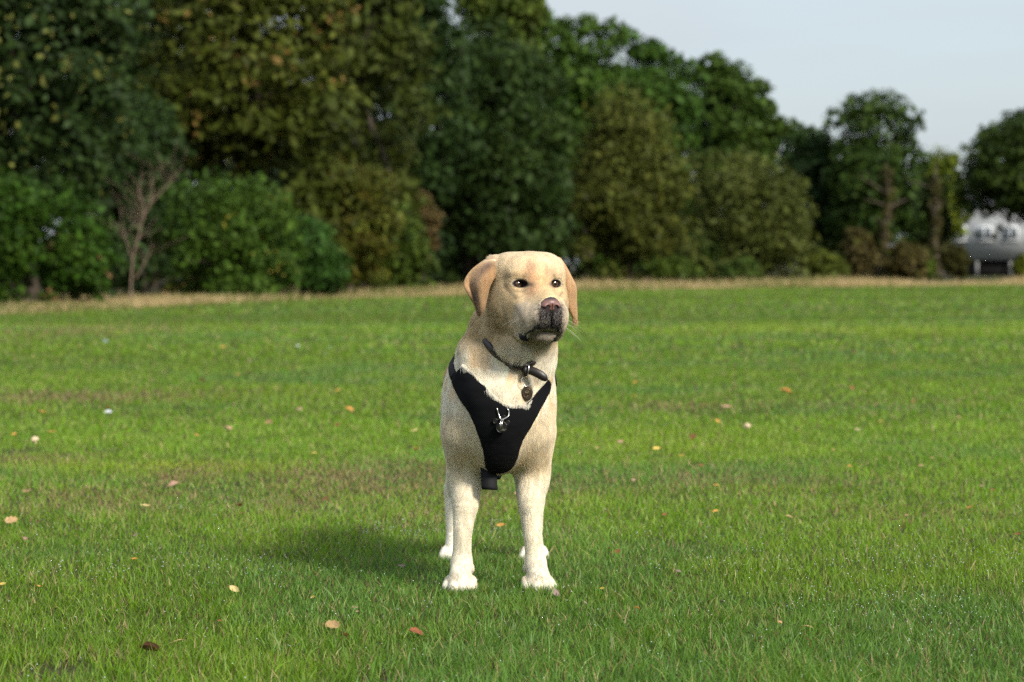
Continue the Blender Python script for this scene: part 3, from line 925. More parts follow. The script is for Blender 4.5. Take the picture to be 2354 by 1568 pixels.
# --- trunk
add_ell((-0.028, 0.245, 0.400), (0.102, 0.27, 0.142), 0.02, pad=0.08)
chain([(-0.030, 0.13, 0.462), (-0.036, 0.33, 0.455), (-0.046, 0.55, 0.445)], [0.074, 0.078, 0.083], 0.05)
add_ell((-0.046, 0.53, 0.42), (0.088, 0.14, 0.112), 0.04)
add_ell((-0.030, 0.035, 0.365), (0.088, 0.125, 0.116), 0.03)
# shoulders and upper arms
for sx, x0 in ((-1, -0.100), (1, 0.041)):
    add_ell((x0 + sx * 0.004, 0.045, 0.385), (0.047, 0.095, 0.115), 0.035)
    add_cone((x0 + sx * 0.001, 0.010, 0.340), (x0 + sx * 0.0005, 0.040, 0.262), 0.051, 0.0385, 0.018)
# neck
chain([(0.026, 0.035, 0.625), (-0.003, 0.024, 0.545), (-0.018, 0.024, 0.47), (-0.026, 0.05, 0.41)], [0.075, 0.095, 0.101, 0.106], 0.03)
add_cone((-0.028, 0.10, 0.50), (0.012, 0.055, 0.60), 0.080, 0.062, 0.03)
add_ell((-0.022, -0.060, 0.405), (0.062, 0.045, 0.065), 0.03)          # full chest bib
add_cone((-0.084, -0.015, 0.520), (-0.066, -0.055, 0.435), 0.030, 0.031, 0.03)          # fold of loose neck skin
add_ell(dogp(1180, 797, -0.085), (0.036, 0.030, 0.028), 0.02)           # throat hanging over the collar
# fore legs
def fore(px, sx, toe):
    el, fa, ca, pa = px
    ctl = [(el[0], el[1] - 0.01, el[2] + 0.06), el, fa, lerp(np.array(fa), np.array(ca), 0.5), ca, lerp(np.array(ca), np.array(pa), 0.5), pa]
    rad = [0.040, 0.0365, 0.0292, 0.0228, 0.0190, 0.0186, 0.0208]
    A = np.array([list(c_) + [r_] for c_, r_ in zip(ctl, rad)])
    t_, fine_ = np.linspace(0, len(A) - 1, 22), []
    for tt in t_:
        i = min(int(tt), len(A) - 2); f = tt - i
        q0, q1, q2, q3 = A[max(i - 1, 0)], A[i], A[i + 1], A[min(i + 2, len(A) - 1)]
        fine_.append(0.5 * (2 * q1 + (q2 - q0) * f + (2 * q0 - 5 * q1 + 4 * q2 - q3) * f * f + (3 * q1 - q0 - 3 * q2 + q3) * f ** 3))
    fine_ = np.array(fine_)
    chain(fine_[:, :3], fine_[:, 3].tolist(), 0.012)
    add_ell((el[0] + sx * 0.012, el[1] - 0.012, el[2] - 0.018), (0.026, 0.026, 0.045), 0.010)      # forearm muscle
    add_ell((el[0] - sx * 0.010, el[1] - 0.030, el[2] + 0.028), (0.030, 0.022, 0.020), 0.008)      # fold above the elbow
    add_cone((el[0], el[1] + 0.022, el[2] + 0.005), (fa[0], fa[1] + 0.018, fa[2]), 0.028, 0.015, 0.015)
    ct, st = math.cos(toe), math.sin(toe)
    R = np.array([[ct, st, 0], [-st, ct, 0], [0, 0, 1.0]]).T
    def q(x, y, z): return np.array(pa) * [1, 1, 0] + R @ np.array([x, y, z])
    add_cone(pa, q(0, -0.028, 0.034), 0.0205, 0.023, 0.010)
    add_ell(q(0, -0.022, 0.020), (0.031, 0.036, 0.020), 0.010, R)
    for tx, ty, rr in ((-0.026, -0.036, 0.0120), (-0.0095, -0.052, 0.0130), (0.0085, -0.053, 0.0130), (0.0255, -0.038, 0.0120)):
        add_cone(q(tx * 0.9, ty + 0.020, 0.0245), q(tx, ty, 0.0135), rr * 0.92, rr, 0.0038)
    add_ell((pa[0] - sx * 0.0215, pa[1] + 0.004, 0.048), (0.0050, 0.007, 0.009), 0.006)    # dewclaw pad
fore([(-0.0985, 0.045, 0.262), (-0.1005, 0.018, 0.195), (-0.1065, 0.0, 0.125), (-0.1085, -0.004, 0.062)], -1, math.radians(-5))
fore([(0.0425, 0.045, 0.262), (0.0410, 0.018, 0.195), (0.0435, 0.0, 0.125), (0.0505, -0.004, 0.062)], 1, math.radians(14))
# hind legs
for sx, hx, kx, fx in ((-1, -0.090, -0.108, -0.138), (1, -0.004, 0.016, 0.053)):
    chain([(hx, 0.52, 0.42), (kx, 0.46, 0.29)], [0.072, 0.050], 0.03)
    chain([(kx, 0.46, 0.28), (fx + sx * -0.004, 0.60, 0.165)], [0.045, 0.024], 0.02)
    chain([(fx, 0.605, 0.165), (fx, 0.575, 0.055), (fx, 0.535, 0.028)], [0.024, 0.019, 0.022], 0.012)
    for tx in (-0.024, -0.008, 0.008, 0.024):
        add_cone((fx + tx * 0.8, 0.53, 0.024), (fx + tx, 0.495 + abs(tx) * 0.4, 0.013), 0.012, 0.0125, 0.005)
# tail
chain([(-0.046, 0.63, 0.45), (-0.05, 0.74, 0.40), (-0.055, 0.83, 0.30), (-0.055, 0.89, 0.22)], [0.035, 0.029, 0.02, 0.009], 0.03)

# --- head
def he(c, r, k=0.012, tilt=None, cut=False):
    M = HM
    if tilt is not None:
        ax, an = tilt
        M = np.array(Matrix.Rotation(an, 3, Vector({'r': HR, 'f': HF, 'u': HU}[ax]))) @ HM
    add_ell(h(*c), r, k, M, cut, pad=0.05)
def hc(a_, b_, ra, rb, k=0.012): add_cone(h(*a_), h(*b_), ra, rb, k)

he((0, -0.008, 0.004), (0.069, 0.082, 0.060), 0.02)                 # cranium
he((0, 0.030, 0.028), (0.054, 0.042, 0.035), 0.025)                 # forehead
for s in (-1, 1):
    he((s * 0.046, -0.006, 0.0255), (0.034, 0.048, 0.037), 0.025)   # temple, ear base
    he((s * 0.054, -0.002, -0.042), (0.034, 0.050, 0.054), 0.025)   # cheek
    he((s * 0.035, 0.050, 0.022), (0.022, 0.018, 0.011), 0.014)     # brow
    he((s * 0.038, 0.026, -0.052), (0.033, 0.048, 0.042), 0.022)    # side of the face
    hc((s * 0.040, 0.045, -0.026), (s * 0.028, 0.098, -0.058), 0.022, 0.022, 0.022)   # cheek bone into muzzle
hc((0, 0.040, 0.010), (0, 0.085, -0.028), 0.034, 0.026, 0.02)       # stop
hc((0, 0.080, -0.030), (0, 0.134, -0.041), 0.028, 0.0215, 0.015)    # bridge
for s in (-1, 1):
    he((s * 0.0200, 0.108, -0.068), (0.0255, 0.040, 0.032), 0.020)  # upper lip
    he((s * 0.0290, 0.082, -0.080), (0.0240, 0.040, 0.034), 0.020)  # flew
    he((s * 0.0130, 0.132, -0.072), (0.0175, 0.017, 0.020), 0.012)  # lip front
    hc((s * 0.0270, 0.118, -0.089), (s * 0.0370, 0.078, -0.106), 0.0105, 0.0115, 0.010)   # hanging lip edge
hc((0, 0.125, -0.060), (0, 0.06, -0.075), 0.024, 0.036, 0.02)
hc((0, 0.094, -0.106), (0, 0.010, -0.085), 0.0150, 0.048, 0.012)    # lower jaw
he((0, 0.104, -0.108), (0.0240, 0.021, 0.0135), 0.007)              # chin
hc((0, 0.02, -0.085), (0, -0.03, -0.14), 0.052, 0.068, 0.04)        # throat
he((0, 0.153, -0.080), (0.0018, 0.010, 0.016), 0.006, cut=True)     # philtrum
# eyes: a lid sphere with an almond opening; the eyeball sits inside
EYES = []
for s in (-1, 1):
    he((s * 0.0405, 0.0505, -0.0005), (0.0185, 0.0165, 0.0160), 0.010)
    he((s * 0.0400, 0.0720, -0.0008), (0.0132, 0.0170, 0.0080), 0.0035, ('f', s * 0.10), cut=True)
    EYES.append(h(s * 0.0405, 0.0510, 0.0))
# ears: flaps hung from the sides of the skull
def drow(*pts): return [dogp(u, v, y) for u, v, y in pts]
EAR_L = add_sheet([drow((1152, 594, -0.060), (1144, 591, -0.064), (1137, 590, -0.058), (1131, 593, -0.045)),
                   drow((1145, 612, -0.088), (1129, 606, -0.094), (1116, 604, -0.084), (1108, 606, -0.066)),
                   drow((1133, 636, -0.100), (1113, 631, -0.108), (1094, 627, -0.092), (1083, 627, -0.082)),
                   drow((1122, 660, -0.102), (1102, 656, -0.113), (1081, 652, -0.092), (1070, 653, -0.096)),
                   drow((1116, 686, -0.098), (1102, 683, -0.110), (1088, 678, -0.093), (1080, 676, -0.100)),
                   drow((1110, 710, -0.092), (1104, 709, -0.100), (1098, 705, -0.090), (1094, 701, -0.095)),
                   drow((1104, 721, -0.088), (1103, 722, -0.090), (1101, 722, -0.088), (1100, 721, -0.088))], 0.0034)
EAR_R = add_sheet([drow((1275, 596, -0.030), (1283, 596, -0.012), (1288, 600, 0.004)),
                   drow((1288, 612, -0.040), (1296, 612, -0.020), (1297, 616, 0.010)),
                   drow((1299, 634, -0.046), (1309, 636, -0.026), (1306, 640, 0.010)),
                   drow((1306, 662, -0.048), (1320, 660, -0.030), (1316, 666, 0.006)),
                   drow((1308, 690, -0.044), (1321, 688, -0.030), (1318, 690, 0.000)),
                   drow((1313, 714, -0.038), (1322, 714, -0.030), (1321, 714, -0.012)),
                   drow((1320, 729, -0.032), (1323, 730, -0.028), (1323, 730, -0.022))], 0.0038)
# drooping black lips
LIPS = []


def surface_nets(F):
    """quads on the zero level of F over the grid GX, GY, GZ"""
    S = F < 0
    nx, ny, nz = F.shape
    cnt = np.zeros((nx - 1, ny - 1, nz - 1), np.int8)
    for i in (0, 1):
        for j in (0, 1):
            for k in (0, 1):
                cnt += S[i:nx - 1 + i, j:ny - 1 + j, k:nz - 1 + k]
    act = (cnt > 0) & (cnt < 8)
    idx = np.full(act.shape, -1, np.int32)
    ci, cj, ck = np.nonzero(act)
    idx[ci, cj, ck] = np.arange(len(ci))
    acc = np.zeros((len(ci), 3)); n = np.zeros(len(ci))
    ax = (GX, GY, GZ)
    corner = [(i, j, k) for i in (0, 1) for j in (0, 1) for k in (0, 1)]
    for c0 in corner:
        for d in range(3):
            if c0[d]: continue
            c1 = list(c0); c1[d] = 1
            f0 = F[ci + c0[0], cj + c0[1], ck + c0[2]].astype(float)
            f1 = F[ci + c1[0], cj + c1[1], ck + c1[2]].astype(float)
            m = (f0 < 0) != (f1 < 0)
            t = np.where(m, f0 / np.where(m, f0 - f1, 1), 0)
            P0 = np.stack([GX[ci + c0[0]], GY[cj + c0[1]], GZ[ck + c0[2]]], 1)
            P1 = np.stack([GX[ci + c1[0]], GY[cj + c1[1]], GZ[ck + c1[2]]], 1)
            acc += np.where(m[:, None], P0 + t[:, None] * (P1 - P0), 0)
            n += m
    V = acc / n[:, None]
    Q = []
    for d in range(3):
        sl0 = [slice(None)] * 3; sl1 = [slice(None)] * 3
        sl0[d] = slice(0, -1); sl1[d] = slice(1, None)
        A, B = S[tuple(sl0)], S[tuple(sl1)]
        e1, e2 = [(1, 2), (2, 0), (0, 1)][d]
        I = np.array(np.nonzero(A != B))
        ok = (I[e1] > 0) & (I[e2] > 0) & (I[e1] < F.shape[e1] - 1) & (I[e2] < F.shape[e2] - 1)
        I = I[:, ok]
        def cell(o1, o2):
            J = I.copy(); J[e1] -= o1; J[e2] -= o2
            return idx[J[0], J[1], J[2]]
        q = np.stack([cell(1, 1), cell(0, 1), cell(0, 0), cell(1, 0)], 1)
        flip = B[tuple(I)]
        q[flip] = q[flip][:, ::-1]
        Q.append(q)
    Q = np.concatenate(Q)
    Q = Q[(Q >= 0).all(1)]
    return V, Q


def field(P, F=None):
    """trilinear sample of the grid field at points P"""
    F = D if F is None else F
    P = np.asarray(P, float)
    out = 0
    I, T = [], []
    for d, A in enumerate((GX, GY, GZ)):
        i = np.clip(np.searchsorted(A, P[:, d]) - 1, 0, len(A) - 2)
        I.append(i); T.append(np.clip((P[:, d] - A[i]) / (A[i + 1] - A[i]), 0, 1))
    for i in (0, 1):
        for j in (0, 1):
            for k in (0, 1):
                w = (T[0] if i else 1 - T[0]) * (T[1] if j else 1 - T[1]) * (T[2] if k else 1 - T[2])
                out = out + w * F[I[0] + i, I[1] + j, I[2] + k]
    return out


def front_y(x, z, off=0.0, y0=-0.24, y1=0.2):
    """first y, coming from the camera side, where the field falls to off"""
    ys = np.arange(y0, y1, 0.001)
    v = field(np.stack([np.full_like(ys, x), ys, np.full_like(ys, z)], 1))
    i = np.nonzero(v <= off)[0]
    return ys[i[0]] if len(i) else 0.0


for u, v, r in ((1207, 774, (0.0125, 0.011, 0.0115)), (1275, 775, (0.0062, 0.010, 0.0100))):
    p = dogp(u, v, -0.14)
    y = front_y(p[0], p[2], 0.0, -0.24, -0.04)
    p = dogp(u, v, y + 0.003)
    LIPS.append(p)
    add_ell(p, r, 0.004, pad=0.03)


def uv(P):
    """picture position of points on the dog, used to lay its markings out"""
    P = np.asarray(P)
    k = FPX / (DOG_Y + P[:, 1])
    return 1177 + P[:, 0] * k, 612 + (CAM_H - P[:, 2]) * k


def skin_at(u, v):
    p = dogp(u, v, -0.12)
    for _ in range(4):
        p = dogp(u, v, front_y(p[0], p[2], 0.0, -0.24, 0.1))
    return p


BV, BQ = surface_nets(D)

# ----------------------------------------------------------------- coat colours (albedo) and skin masks
def grad(P, F=None, e_=0.003):
    g = np.stack([field(P + np.eye(3)[i] * e_, F) - field(P - np.eye(3)[i] * e_, F) for i in range(3)], 1)
    return g / (np.linalg.norm(g, axis=1, keepdims=True) + 1e-9)


def project(P, off, it=6):
    """slide points along the field onto the surface offset by off"""
    P = np.array(P, float)
    for _ in range(it):
        P = P - (field(P) - off)[:, None] * grad(P) * 0.9
    return P


def head_local(P): return (P - HO) @ HM


def ear_dist(P, S):
    out = np.full(len(P), 1.0)
    near = np.all((P > S.min(0) - 0.02) & (P < S.max(0) + 0.02), axis=1)
    Q = P[near].astype(np.float32)
    S = S[::3]
    best = np.full(len(Q), 1.0, np.float32)
    for i in range(0, len(Q), 4000):
        q = Q[i:i + 4000]
        best[i:i + 4000] = np.sqrt(np.maximum(((q * q).sum(1)[:, None] - 2 * q @ S.T + (S * S).sum(1)[None]).min(1), 0))
    out[near] = best
    return out


HOLES = [dogp(1055, 826, -0.05)]
HARN_PX = [(1035, 878), (1040, 894), (1056, 921), (1078, 951), (1091, 978), (1102, 1010), (1109, 1037), (1112, 1061),
           (1114, 1080), (1128, 1091), (1148, 1097), (1167, 1092), (1183, 1077), (1191, 1056), (1194, 1040), (1203, 1013),
           (1221, 983), (1235, 959), (1254, 926), (1268, 902), (1270, 886), (1262, 872), (1252, 884), (1238, 898), (1224, 914),
           (1208, 928), (1184, 930), (1160, 926), (1145, 916), (1129, 900), (1115, 884), (1099, 872), (1081, 853), (1066, 840),
           (1054, 848), (1042, 862)]
HPOLY = np.array([dogp(u, v, -0.07)[[0, 2]] for u, v in HARN_PX])


def poly_sd(x, z, poly):
    """signed distance to a closed polygon in the x, z plane (negative inside)"""
    x = np.asarray(x, float); z = np.asarray(z, float)
    d = np.full(x.shape, 1e9); ins = np.zeros(x.shape, bool)
    n = len(poly)
    for i in range(n):
        a_, b_ = poly[i], poly[(i + 1) % n]
        ex, ez = b_ - a_
        wx, wz = x - a_[0], z - a_[1]
        t = np.clip((wx * ex + wz * ez) / (ex * ex + ez * ez), 0, 1)
        d = np.minimum(d, (wx - ex * t) ** 2 + (wz - ez * t) ** 2)
        c = ((a_[1] > z) != (b_[1] > z)) & (x < (b_[0] - a_[0]) * (z - a_[1]) / (b_[1] - a_[1] + 1e-12) + a_[0])
        ins ^= c
    return np.where(ins, -1, 1) * np.sqrt(d)


BLACK = np.array([(1247, 702), (1243, 713), (1242, 726), (1240, 738), (1234, 747), (1226, 754), (1240, 756), (1262, 752),
                  (1280, 755), (1288, 768), (1293, 752), (1293, 718), (1288, 702)], float)
MOUTH = np.array([(1234, 752), (1222, 759), (1210, 766)], float)
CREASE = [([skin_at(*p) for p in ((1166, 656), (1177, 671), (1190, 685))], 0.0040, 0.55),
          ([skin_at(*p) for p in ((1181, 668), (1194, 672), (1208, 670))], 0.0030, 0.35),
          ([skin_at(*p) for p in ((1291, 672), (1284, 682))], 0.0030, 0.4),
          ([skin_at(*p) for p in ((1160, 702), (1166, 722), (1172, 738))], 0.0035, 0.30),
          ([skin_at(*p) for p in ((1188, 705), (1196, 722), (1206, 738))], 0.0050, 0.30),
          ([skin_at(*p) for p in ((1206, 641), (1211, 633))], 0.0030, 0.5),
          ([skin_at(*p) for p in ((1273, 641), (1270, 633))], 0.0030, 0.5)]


def coat(P, jit=None):
    """colour of the coat and a bare-skin mask (1 = wet or bare) at points P"""
    n = len(P)
    q = head_local(P)
    x, f, z = q[:, 0], q[:, 1], q[:, 2]
    n1 = fbm(P, 26, 3)[:, None]; n2 = fbm(P, 70, 9)[:, None]; n3 = vnoise(P, 330, 4)[:, None]
    cream = np.array([0.90, 0.82, 0.66]); gold = np.array([0.81, 0.67, 0.44]); tan = np.array([0.58, 0.38, 0.22])
    pale = np.array([0.90, 0.84, 0.71])
    c = np.tile(cream, (n, 1))
    # flank and back: tan
    wb = (sstep(0.02, 0.16, P[:, 1]) * sstep(0.24, 0.42, P[:, 2]))[:, None]
    c = lerp(c, tan, wb * (0.55 + 0.5 * n1))
    wu = sstep(-0.10, 0.02, P[:, 1])[:, None] * sstep(0.28, 0.36, P[:, 2])[:, None]
    c = lerp(c, np.array([0.76, 0.60, 0.41]), np.clip(wu * n1 * 0.6, 0, 1))
    # legs and lower parts pale, elbow a little golden
    wl = sstep(0.30, 0.22, P[:, 2])[:, None]
    c = lerp(c, pale, wl)
    el = np.exp(-((P[:, 2] - 0.285) / 0.03) ** 2)[:, None] * sstep(0.42, 0.62, n1)
    c = lerp(c, gold, 0.5 * el)
    c = lerp(c, np.array([0.72, 0.54, 0.34]), 0.35 * np.exp(-((P[:, 2] - 0.034) / 0.008) ** 2)[:, None] * sstep(0.3, 0.6, n2) * (P[:, 1] < 0.1)[:, None])
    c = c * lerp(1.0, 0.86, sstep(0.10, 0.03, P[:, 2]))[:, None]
    # neck: patches of gold on cream
    wn = (sstep(0.36, 0.42, P[:, 2]) * sstep(0.62, 0.55, P[:, 2]) * sstep(0.04, 0.0, P[:, 1]))[:, None]
    c = lerp(c, np.array([0.93, 0.87, 0.74]), wn)
    c = lerp(c, np.array([0.86, 0.70, 0.46]), wn * sstep(0.52, 0.70, fbm(P, 34, 41)[:, None]) * 0.7)
    # head
    hw = sstep(-0.150, -0.100, z)[:, None] * (P[:, 1] < 0.06)[:, None]
    face = lerp(gold, np.array([0.86, 0.75, 0.56]), sstep(0.0, 0.05, z)[:, None])
    face = lerp(face, np.array([0.55, 0.42, 0.22]), (sstep(-0.03, -0.08, z) * sstep(0.09, 0.03, f) * sstep(0.02, 0.05, -x))[:, None] * (0.35 + 0.65 * n1))
    face = lerp(face, np.array([0.80, 0.66, 0.46]), sstep(0.45, 0.7, n2) * 0.6)
    # orange tints between and over the eyes, along the bridge
    tint = np.exp(-((x / 0.026) ** 2 + ((z - 0.006) / 0.020) ** 2))[:, None] * (f > 0.03)[:, None]
    face = lerp(face, np.array([0.72, 0.48, 0.24]), 0.55 * tint * sstep(0.25, 0.6, n2))
    br = np.exp(-((np.abs(x) - 0.02) / 0.012) ** 2)[:, None] * (sstep(0.06, 0.08, f) * sstep(0.13, 0.105, f))[:, None]
    face = lerp(face, np.array([0.66, 0.42, 0.26]), 0.6 * br * n1 * 1.4)
    # greyish muzzle
    wm = (sstep(0.066, 0.100, f + 0.30 * np.clip(-z - 0.055, -0.02, 0.05)) * sstep(-0.025, -0.050, z))[:, None]
    face = lerp(face, np.array([0.78, 0.69, 0.57]), wm * (0.65 + 0.35 * n2))
    # shade of creases round the eyes and on the cheek, painted into the coat
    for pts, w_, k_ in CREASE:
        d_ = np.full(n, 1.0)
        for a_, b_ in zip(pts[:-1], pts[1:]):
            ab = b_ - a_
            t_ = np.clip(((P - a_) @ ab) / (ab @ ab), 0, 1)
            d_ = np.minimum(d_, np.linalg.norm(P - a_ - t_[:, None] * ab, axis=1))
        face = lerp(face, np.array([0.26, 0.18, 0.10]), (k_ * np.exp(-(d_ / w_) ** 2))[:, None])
    # black front of the muzzle with ragged edges, grey grizzle, dark whisker spots
    U, Vv = uv(P)
    hf = f > 0.075
    sd = poly_sd(U + 9 * (n2[:, 0] - 0.5) + 7 * (n3[:, 0] - 0.5), Vv + 4 * (n3[:, 0] - 0.5), BLACK)
    bl = sstep(1.5, -2.5, sd) * hf
    ml = np.full(n, 99.0)
    for a_, b_ in zip(MOUTH[:-1], MOUTH[1:]):
        t_ = np.clip(((U - a_[0]) * (b_ - a_)[0] + (Vv - a_[1]) * (b_ - a_)[1]) / ((b_ - a_) @ (b_ - a_)), 0, 1)
        ml = np.minimum(ml, np.hypot(U - a_[0] - t_ * (b_ - a_)[0], Vv - a_[1] - t_ * (b_ - a_)[1]))
    bl = np.maximum(bl, sstep(3.4, 1.2, ml + 2.5 * (n3[:, 0] - 0.5)) * 0.85 * hf)
    spk = sstep(0.66, 0.78, vnoise(P, 300, 31)) * sstep(24, 2, sd) * (Vv > 690) * hf * 0.6
    face = lerp(face, np.array([0.17, 0.14, 0.13]), (sstep(11, 0, sd) * hf * 0.40)[:, None])
    chin = ((Vv > 758) & (f > 0.06) & (np.abs(x) < 0.034) & (sd > 1)).astype(float)[:, None]
    face = lerp(face, np.array([0.30, 0.26, 0.21]), chin * (0.5 + 0.5 * n2))
    grey = sstep(0.56, 0.72, vnoise(P, 260, 77)) * np.exp(-(((U - 1256) / 17) ** 2 + ((Vv - 742) / 8) ** 2)) * hf
    bl = np.clip(np.maximum(bl, spk) - 0.9 * grey, 0, 1)
    face = lerp(face, np.array([0.020, 0.017, 0.018]), bl[:, None])
    c = lerp(c, face, hw)
    bare = np.zeros(n)
    # eyelids
    for i, s in enumerate((-1, 1)):
        de = np.sqrt(((x - s * 0.0400) / 0.0184) ** 2 + ((z - 0.0005) / 0.0115) ** 2)
        rim = sstep(1.0, 0.74, de) * (f > 0.045)
        tear = np.exp(-(((x - s * 0.0235) / 0.0075) ** 2 + ((z + 0.002) / 0.0045) ** 2)) * (f > 0.045)
        c = lerp(c, np.array([0.10, 0.07, 0.05]), (0.75 * tear)[:, None])
        c = lerp(c, np.array([0.018, 0.013, 0.012]), rim[:, None])
        bare = np.maximum(bare, sstep(0.92, 0.78, de) * (f > 0.045))
    for L in LIPS:
        dl = np.linalg.norm((P - L) / np.array([1.0 if L[0] > 0.05 else 1.2, 1, 1.0]), axis=1)
        w = sstep(0.0140, 0.0115, dl)
        c = lerp(c, np.array([0.010, 0.009, 0.010]), w[:, None])
        bare = np.maximum(bare, w)
    # ears
    ew = np.maximum(sstep(0.011, 0.006, ear_dist(P, EAR_L)), sstep(0.011, 0.006, ear_dist(P, EAR_R)))
    ew = ew * sstep(0.062, 0.040, z)
    Ue, Ve = uv(P)
    cl = np.interp(Ve, [590, 627, 653, 678, 705, 722], [1140, 1103, 1090, 1094, 1101, 1103])
    cen = (np.exp(-((Ue - cl) / 13.0) ** 2) * (P[:, 0] < -0.03))[:, None]
    ec = lerp(np.array([0.62, 0.43, 0.24]), np.array([0.32, 0.215, 0.16]), np.clip(cen * (0.35 + 0.9 * n2), 0, 1))
    ec = lerp(ec, np.array([0.72, 0.52, 0.31]), sstep(0.45, 0.75, n1) * 0.5)
    c = lerp(c, ec, ew[:, None])
    nose = ((x / 0.0215) ** 2 + ((z + 0.0430) / 0.0165) ** 2 < 1) * sstep(0.136, 0.141, f)
    bare = np.maximum(bare, nose)
    c = lerp(c, np.array([0.03, 0.022, 0.02]), nose[:, None])
    return np.clip(c, 0.004, 0.95), bare


def clear_coat(M):
    return M

dog = tag(empty('dog', (-0.03, DOG_Y, 0)),
          'cream yellow dog standing on the lawn in a black chest harness, head turned aside', 'dog')
OFF = np.array([0.03, 0, 0])
def dchild(name, V, F, mat, parent=None, col=None, smooth=True, gloss=None):
    me = np_mesh(name, np.asarray(V) + OFF if parent is None else np.asarray(V) + OFF, F, col, smooth, gloss)
    return link_mesh(name, me, mat, parent or dog)

skin = principled('dog coat skin', rough=0.75, spec=0.2, attr='Col')
g_n = skin.node_tree.nodes.new('ShaderNodeAttribute'); g_n.attribute_name = 'gloss'
g_r = skin.node_tree.nodes.new('ShaderNodeMapRange')
g_r.inputs['To Min'].default_value = 0.8; g_r.inputs['To Max'].default_value = 0.32
skin.node_tree.links.new(g_n.outputs['Fac'], g_r.inputs['Value'])
skin.node_tree.links.new(g_r.outputs['Result'], skin.node_tree.nodes['Principled BSDF'].inputs['Roughness'])
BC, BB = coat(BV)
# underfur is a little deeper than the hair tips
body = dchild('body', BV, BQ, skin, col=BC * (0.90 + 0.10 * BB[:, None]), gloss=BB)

# ----------------------------------------------------------------- eyes
eye_m = principled('dog eye', rough=0.04, spec=0.9, attr='Col')
for ci, cpos in enumerate(EYES):
    nu, nv, R = 40, 28, 0.0122
    V, F, K = [], [], []
    gaze = HF * 0.95 + HR * 0.10 + np.array([0, 0, -0.02]); gaze /= np.linalg.norm(gaze)
    a1 = np.cross(gaze, [0, 0, 1.0]); a1 /= np.linalg.norm(a1); a2 = np.cross(a1, gaze)
    for i in range(nv + 1):
        th = math.pi * i / nv
        for k in range(nu):
            ph = 2 * math.pi * k / nu
            rr = R * (1 + 0.05 * max(0, math.cos(th)) ** 8)
            V.append(cpos + rr * (math.cos(th) * gaze + math.sin(th) * (math.cos(ph) * a1 + math.sin(ph) * a2)))
            deg = math.degrees(th)
            if deg < 13: K.append((0.004, 0.003, 0.003))
            elif deg < 36: K.append(tuple(np.array([0.075, 0.035, 0.014]) * (0.8 + 0.5 * (k * 7 % 5) / 5)))
            elif deg < 42: K.append((0.014, 0.008, 0.005))
            else: K.append((0.030, 0.020, 0.016))
    for i in range(nv):
        for k in range(nu):
            F.append((i * nu + k, (i + 1) * nu + k, (i + 1) * nu + (k + 1) % nu, i * nu + (k + 1) % nu))
    dchild('eye', V, np.array(F), eye_m, col=np.array(K))

# ----------------------------------------------------------------- nose, on a finer grid
_keep = (GX, GY, GZ, D)
nc = h(0, 0.146, -0.044)
GX = np.arange(nc[0] - 0.034, nc[0] + 0.034, 0.0009); GY = np.arange(nc[1] - 0.032, nc[1] + 0.032, 0.0009)
GZ = np.arange(nc[2] - 0.028, nc[2] + 0.026, 0.0009)
D = np.full((len(GX), len(GY), len(GZ)), 0.08, np.float32)
he((0, 0.1440, -0.0410), (0.0190, 0.0150, 0.0135), 0.002)
for s in (-1, 1):
    he((s * 0.0130, 0.1490, -0.0465), (0.0090, 0.0095, 0.0085), 0.005)
he((0, 0.1500, -0.0540), (0.0065, 0.0070, 0.0085), 0.005)
for s in (-1, 1):
    he((s * 0.0092, 0.1610, -0.0475), (0.0042, 0.0095, 0.0040), 0.002, cut=True)
    he((s * 0.0165, 0.1560, -0.0500), (0.0072, 0.0080, 0.0018), 0.0015, ('f', s * 0.35), cut=True)
he((0, 0.1600, -0.0500), (0.0008, 0.0060, 0.0100), 0.0012, cut=True)
NV, NQ = surface_nets(D)
GX, GY, GZ, D = _keep
ql = head_local(NV)
nn = fbm(NV, 300, 5)[:, None]
ncol = lerp(np.array([0.110, 0.047, 0.038]), np.array([0.165, 0.074, 0.060]), nn)
edge = np.maximum(sstep(-0.036, -0.029, ql[:, 2]), np.maximum(sstep(0.151, 0.144, ql[:, 1]), sstep(-0.051, -0.056, ql[:, 2])))
ncol = lerp(ncol, np.array([0.026, 0.017, 0.017]), (0.92 * edge)[:, None])
ncol = lerp(ncol, np.array([0.010, 0.008, 0.008]), sstep(-0.050, -0.055, ql[:, 2])[:, None])
for s in (-1, 1):
    dn = np.sqrt(((ql[:, 0] - s * 0.0100) / 0.0055) ** 2 + ((ql[:, 2] + 0.0480) / 0.0045) ** 2)
    ncol = lerp(ncol, np.array([0.012, 0.008, 0.008]), (0.9 * sstep(1.25, 0.8, dn))[:, None])
nose_m = principled('dog nose', rough=0.42, spec=0.5, attr='Col')
bump_noise(nose_m, 900, 0.35, 0.0006, 2)
dchild('nose', NV, NQ, nose_m, col=ncol)

